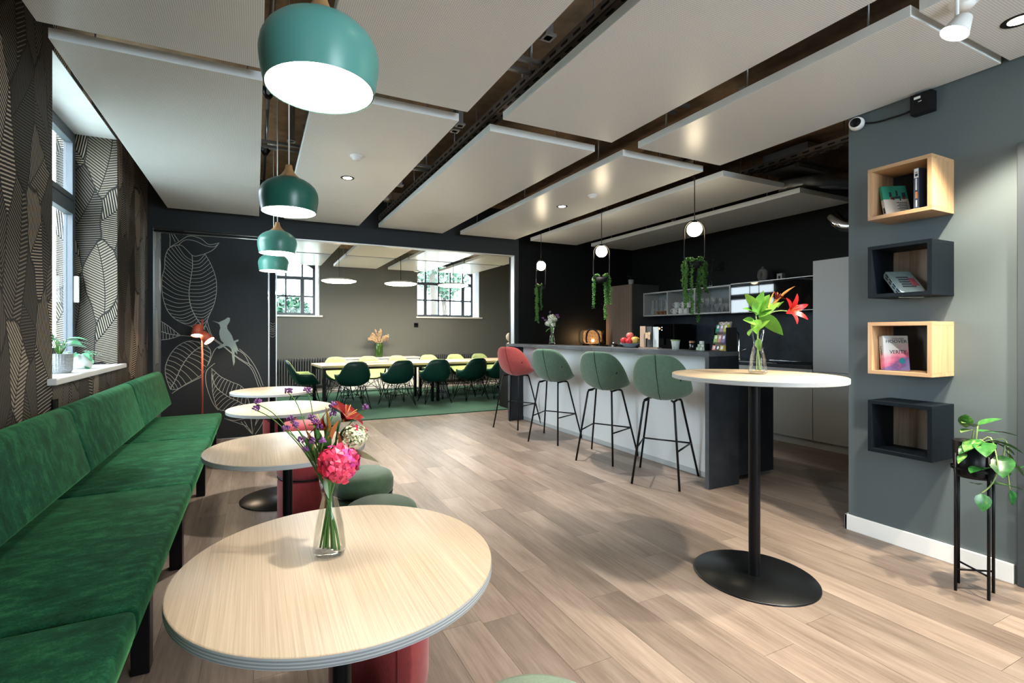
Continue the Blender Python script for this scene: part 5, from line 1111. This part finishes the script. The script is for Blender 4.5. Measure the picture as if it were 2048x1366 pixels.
def wine(x, y, label):
    r = thing('wine_glass', label, 'glass', (x,y,1.5705), 0, 'stemmed glasses in the right shelf compartment'); MB().lathe([(.001,.002),(.032,.002),(.004,.008),(.0035,.09),(.02,.105),(.036,.14),(.034,.19),(.030,.215)], 18).build('glass_body', M['glassware'], r)
def tumbler(x, y, label):
    r = thing('tumbler', label, 'glass', (x,y,1.5705), 0, 'tumblers in the right shelf compartment'); MB().lathe([(.001,.004),(.03,.002),(.034,.12)], 18).build('glass_body', M['glassware'], r); MB().lathe([(.001,.010),(.029,.010)], 18).build('thick_base', M['glass'], r)
for i, (x, y) in enumerate(((5.92,5.05),(5.92,4.96),(5.92,4.87),(6.02,5.02),(6.02,4.92),(6.02,4.82))): wine(x, y, '%s stemmed glass in the %s row of the right compartment' % (('left','middle','right')[i % 3], 'front' if i < 3 else 'back'))
for i, (x, y) in enumerate(((5.90,4.78),(5.90,4.70),(5.90,4.62),(6.0,4.72),(6.0,4.63),(5.97,4.56))): tumbler(x, y, ('first front', 'second front', 'third front', 'left back', 'right back', 'outermost')[i]+' tumbler beside the stemmed glasses')
# on top of the shelves and cabinets
dn = thing('ring_vase', 'round taupe ring vase on top of the glass cabinet', 'vase', (6.0,4.17,1.942)); b = MB()
rows = [[((.052+.036*math.cos(v))*0+.036*math.sin(v)*1.0, (.056+.036*math.cos(v))*math.cos(u), .092+(.056+.036*math.cos(v))*math.sin(u)) for v in [2*PI*j/14 for j in range(15)]] for u in [2*PI*i/36 for i in range(37)]]
b.grid(rows); b.build('ring_body', M['dark_ceramic'], dn, rot=(0,0,-.4)); MB().lathe([(.016,.18),(.014,.19),(.017,.2)], 16).build('mouth', M['dark_ceramic'], dn)
db = thing('deco_block', 'small grey house shaped block beside the ring vase', 'ornament', (6.0,3.93,1.942)); MB().box(-.03,.03,-.035,.035,0,.085).build('block', plain('grey_block', (.30,.31,.32), .7), db, bevel=.004); MB().box(-.032,-.0295,-.012,.012,.015,.055).build('recess', M['black_soft'], db)
bv2 = thing('branch_vase', 'clear vase with dark dried branches on the open shelf', 'vase', (6.0,5.0,1.936)); MB().lathe([(.001,.002),(.045,.002),(.05,.02),(.04,.09),(.03,.11)], 20).build('glass_body', M['glass'], bv2)
b = MB(); rnd = random.Random(4)
for pts in ([(0,.01,0),(.02,.12,0),(.05,.30,0),(.06,.42,0)], [(0,.01,0),(.03,.20,0),(.12,.30,0),(.22,.36,0)], [(0,.01,0),(.04,.22,0),(.16,.27,0)]): b.tube([tuple(vw(*p)) for p in smooth_pts(pts, 4)], .003, 5)
b.build('branch', M['leaf_dark'], bv2)
for a, h in ((.05,.38),(.06,.43),(.03,.34),(.08,.30),(.14,.31),(.18,.36),(.22,.38),(.20,.32),(.15,.26),(.11,.27),(.24,.33)): leaf_obj(bv2, vw(a,h,0), vw(rnd.uniform(-1,1), rnd.uniform(-.5,1), .3), .06, .02, M['leaf_dark'])
cpn = thing('cabinet_plant', 'small dark plant in a grey pot on the tall corner cabinet', 'potted plant', (5.80,6.40,2.087)); MB().lathe([(.001,0),(.04,0),(.05,.10),(.045,.10),(.001,.085)], 20).build('pot', M['terracotta'], cpn)
for i in range(9): a = i*2.4; leaf_obj(cpn, (.02*math.cos(a), .02*math.sin(a), .11+.02*(i % 3)), (math.cos(a), math.sin(a), .8), .10, .022, M['leaf_dark'])
# ================================================================== DINING ROOM
TRZ = math.radians(4.5)
def place(dx, dy, c=(2.75,8.95), a=TRZ): return (c[0]+dx*math.cos(a)-dy*math.sin(a), c[1]+dx*math.sin(a)+dy*math.cos(a))
def dining_table(cx_, label):
    p = place(cx_, 0); r = thing('dining_table', label, 'table', (p[0],p[1],0), TRZ, 'oak dining tables in a row'); L_ = 2.05/2; W_ = .48
    MB().box(-L_+.002, L_-.002, -W_, W_, .695, .732).build('table_top', M['dining_top'], r, bevel=.002)
    MB().box(-.30,.30,-.05,.05,.7322,.7335).build('cable_flap', M['black_soft'], r)
    for sx in (-1,1):
        for sy in (-1,1): MB().box(sx*(L_-.05)-.025, sx*(L_-.05)+.025, sy*(W_-.05)-.025, sy*(W_-.05)+.025, .012, .695).build('leg', M['black'], r)
        MB().box(sx*(L_-.05)-.02, sx*(L_-.05)+.02, -W_+.07, W_-.07, .655, .695).build('cross_rail', M['black'], r)
    for sy in (-1,1): MB().box(-L_+.07, L_-.07, sy*(W_-.05)-.02, sy*(W_-.05)+.02, .655, .695).build('apron_rail', M['black'], r)
dining_table(-.79, 'left oak dining table with black legs'); dining_table(1.27, 'right oak dining table with black legs, behind the red stool')
def rim_chair(th):
    c = math.cos(th)
    if c < -.42: s_ = (-.42-c)/.58; return .20+.22*(s_*s_*(3-2*s_))**.8
    if c < .45: return .20
    return .20-.185*((c-.45)/.55)**.7
def dining_chair():
    r = thing('dining_chair', 'x', 'chair', (0,0,0), 0, 'green shell chairs around the dining table'); z0 = .375
    rows = bowl(.25, .22, .29, rim_chair, 36, 9, lean=.09, zexp=1.1, rexp=.7)
    MB().grid([[(x, y, z+z0) for x, y, z in rw] for rw in rows]).build('shell', M['shell_green'], r, solid=.008)
    MB().grid([[(x*.96+.004, y*.955, z*.985+z0+.014) for x, y, z in rw] for rw in rows]).build('pad', M['pad_lime'], r, solid=.010)
    for sx in (-1,1):
        for sy in (-1,1):
            b = MB(); f = (sx*.24, sy*.25, .0)
            b.tube([(sx*.15, sy*.16, z0+.02), f], .0065, 6); b.tube([(sx*.05, sy*.20, z0+.02), f], .005, 6); b.tube([(sx*.15, sy*.06, z0+.02), f], .005, 6); b.build('leg', M['black'], r)
    b = MB(); q = [(.2*sx_, .16*sy_, .20) for sx_, sy_ in ((-1,-1),(1,-1),(1,1),(-1,1))]
    b.tube([(-.15,-.16,z0+.01),(.15,.16,.16)], .004, 5); b.tube([(-.15,.16,z0+.01),(.15,-.16,.16)], .004, 5); b.tube([(.15,-.16,z0+.01),(-.15,.16,.16)], .004, 5); b.tube([(.15,.16,z0+.01),(-.15,-.16,.16)], .004, 5); b.tube(q, .005, 5, closed=True); b.build('wire_brace', M['black'], r)
    return r
proto = dining_chair(); first = True
nearx = [-1.33,-.55,.17,.93,1.55]; farx = [-1.30,-.66,-.02,.66,1.28,1.90]
lab = ['first dark green shell chair from the left on the near side of the table', 'second dark green shell chair on the near side', 'middle dark green shell chair on the near side', 'fourth dark green shell chair on the near side', 'last dark green shell chair, half behind the red bar stool']
for i, x in enumerate(nearx):
    p = place(x, -.56); rz = TRZ+PI/2+(.0,.08,-.1,.06,.0)[i]
    if first: proto.location = (p[0],p[1],.0125); proto.rotation_euler = (0,0,rz); proto['label'] = lab[i]; first = False
    else: dup(proto, (p[0],p[1],.0125), rz, lab[i])
for i, x in enumerate(farx):
    p = place(x, .62); dup(proto, (p[0],p[1],.0125), TRZ-PI/2+random.uniform(-.08,.08), 'lime padded shell chair number %s from the left on the far side of the table' % ('one','two','three','four','five','six')[i])
p = place(-2.0, .02); dup(proto, (p[0],p[1],.0125), TRZ-.05, 'dark green shell chair at the left head of the table')
# sideboard, radiators, vase of dried grass
sb = thing('sideboard', 'low white sideboard under the far wall', 'sideboard', (2.50,10.76,0)); MB().box(-.86,.86,-.21,.21,.04,.72).build('carcass', M['white'], sb)
for i in range(3): MB().box(-.85+i*.57,-.29+i*.57,-.228,-.21,.06,.70).build('door', M['white'], sb, bevel=.002)
MB().box(-.87,.87,-.235,.215,.72,.745).build('top_board', M['white'], sb); MB().box(-.8,.8,-.18,.18,.012,.04).build('plinth', M['grey_front'], sb)
M['rad'] = plain('anthracite_radiator', (.085,.092,.10), .4)
def radiator(x0, x1, zt, label):
    r = thing('radiator', label, 'radiator', ((x0+x1)/2, 10.90, 0), 0, 'dark column radiators'); h = (x1-x0)/2; n = int((x1-x0)/.052)
    for i in range(n):
        x = -h+.026+i*.052; MB().box(x-.017,x+.017,-.055,.055,.16,zt).build('column', M['rad'], r, bevel=.012)
    MB().box(-h,h,-.03,.03,.17,.20).build('header_pipe', M['rad'], r); MB().box(-h,h,-.03,.03,zt-.06,zt-.03).build('header_pipe', M['rad'], r); MB().lathe([(.018,0),(.018,.06)], 12).build('valve', M['white'], r, loc=(h+.03,-.03,zt-.1), rot=(PI/2,0,0)); 
    for sx in (-.8,.8): MB().box(sx*h-.015,sx*h+.015,-.03,.03,0,.17).build('foot', M['rad'], r)
radiator(.20, 1.50, .745, 'dark column radiator under the left far window'); radiator(3.72, 5.1, .775, 'dark column radiator under the right far window')
fv = thing('dried_grass_vase', 'green glass vase with dried grasses on the white sideboard', 'vase', (2.48,10.74,.746)); MB().lathe([(.001,.003),(.085,.003),(.088,.01),(.088,.28),(.075,.30),(.078,.31)], 28).build('glass_body', plain('dark_green_glass', (.035,.085,.015), .15), fv)
rnd = random.Random(9)
for i in range(26):
    a = rnd.uniform(-1,1)*1.25; tw = rnd.uniform(-.4,.4); L_ = rnd.uniform(.24,.38)*(1.0 if abs(a) < .5 else .85); top_ = Vector((math.sin(a)*L_, tw*.2, .29+math.cos(a)*L_*.85))
    pth = smooth_pts([(0,0,.2),(math.sin(a)*.06,0,.33),(top_.x*.7,top_.y*.7,.29+(top_.z-.29)*.8+.02),tuple(top_)], 4); b = MB(); b.tube(pth, .002, 5)
    for q in pth[5:]: 
        for k in range(4): b.ball(q+Vector((rnd.uniform(-.012,.012), rnd.uniform(-.012,.012), rnd.uniform(-.02,.02))), .008, 5, 4, sz=1.8)
    tag(b.build('grass_plume', M['dried'], fv, fixn=False), kind='stuff')
ts = thing('room_thermostat', 'small black thermostat on the far wall beside the right window', 'thermostat', (3.42,yf,1.47)); MB().box(-.05,.05,-.02,0,-.05,.05).build('housing', M['black'], ts, bevel=.004); MB().box(-.028,.028,-.0212,-.0198,-.01,.028).build('screen', M['black_glass'], ts)
so = thing('stacked_stones', 'two pale stacked stone ornaments at the right edge of the portal', 'ornament', (3.95,7.3,1.02))
MB().ball((0,0,.05), .075, 20, 12, sz=.75).build('stone', plain('pale_stone', (.62,.50,.36), .6), so); MB().ball((.005,0,.19), .085, 20, 12, sz=.95).build('stone', plain('pale_stone_upper', (.64,.52,.38), .6), so)
pl2 = thing('console', 'narrow dark console behind the portal jamb carrying the stones', 'console', (4.05,7.3,0)); MB().box(-.25,.5,-.2,.2,.96,1.01).build('top_board', M['black_soft'], pl2); MB().box(-.22,-.18,-.18,.18,.012,.96).build('side_panel', M['black_soft'], pl2); MB().box(.43,.47,-.18,.18,.012,.96).build('side_panel', M['black_soft'], pl2)
bn = thing('waste_bin', 'small grey bin under the dining table', 'bin', (3.35,9.0,.012)); MB().lathe([(.001,.002),(.08,.002),(.10,.26),(.097,.26),(.078,.01)], 24).build('bin_wall', M['terracotta'], bn); MB().lathe([(.1,.255),(.104,.262),(.1,.27)], 24).build('rim', M['black'], bn)
# ================================================================== OUTSIDE
struct(MB().box(-40, 40, 11.8, 60, -.3, -.1).box(-40, -1.8, -20, 60, -.3, -.1).build('ground', plain('pale_ground', (.42,.44,.40), .9, scale=1)))
def tree(loc, h, R, label, seed, mat):
    rnd = random.Random(seed); r = thing('tree', label, 'tree', loc, 0, 'trees outside the far windows'); MB().tube([(0,0,0),(.1,0,h*.5),(0,.1,h*.8)], .14, 8).build('trunk', plain('grey_bark', (.06,.05,.04), .9), r); b = MB()
    for i in range(1500):
        q = Vector((rnd.gauss(0,1), rnd.gauss(0,1), rnd.gauss(0,1))).normalized()*R*rnd.uniform(.35,1)**.6; c_ = Vector((0,0,h))+Vector((q.x,q.y,q.z*.9)); u = Vector((rnd.gauss(0,1), rnd.gauss(0,1), rnd.gauss(0,1))).normalized()*.12; v = u.cross(Vector((rnd.gauss(0,1), rnd.gauss(0,1), 1))).normalized()*.07
        b.add([c_-u, c_+v, c_+u, c_-v], [(0,1,2,3)])
    tag(b.build('foliage', mat, r, fixn=False), kind='stuff')
ft = mat_leaf('tree_foliage', (.010,.045,.022), (.045,.11,.065), 2)  # dark green leaf colours mixed by noise
tree((6.6,19,0), 5.2, 2.2, 'leafy tree outside the left part of the right far window', 1, ft); tree((8.6,23,0), 4.2, 1.4, 'second leafy tree outside the right far window', 2, ft); tree((1.0,19,0), 1.9, .9, 'low bush outside the left far window', 3, ft)
bd = thing('neighbour_house', 'pale neighbouring house outside the far windows', 'house', (4,34,0)); MB().box(-9,-2.5,0,4,0,7.5).build('wall', plain('cream_render', (.80,.79,.75), .9), bd)
for i in range(4):
    for j in range(2): MB().box(-8.4+i*1.6,-7.5+i*1.6,-.04,.0,1.2+j*2.8,2.8+j*2.8).build('window', M['frame'], bd)
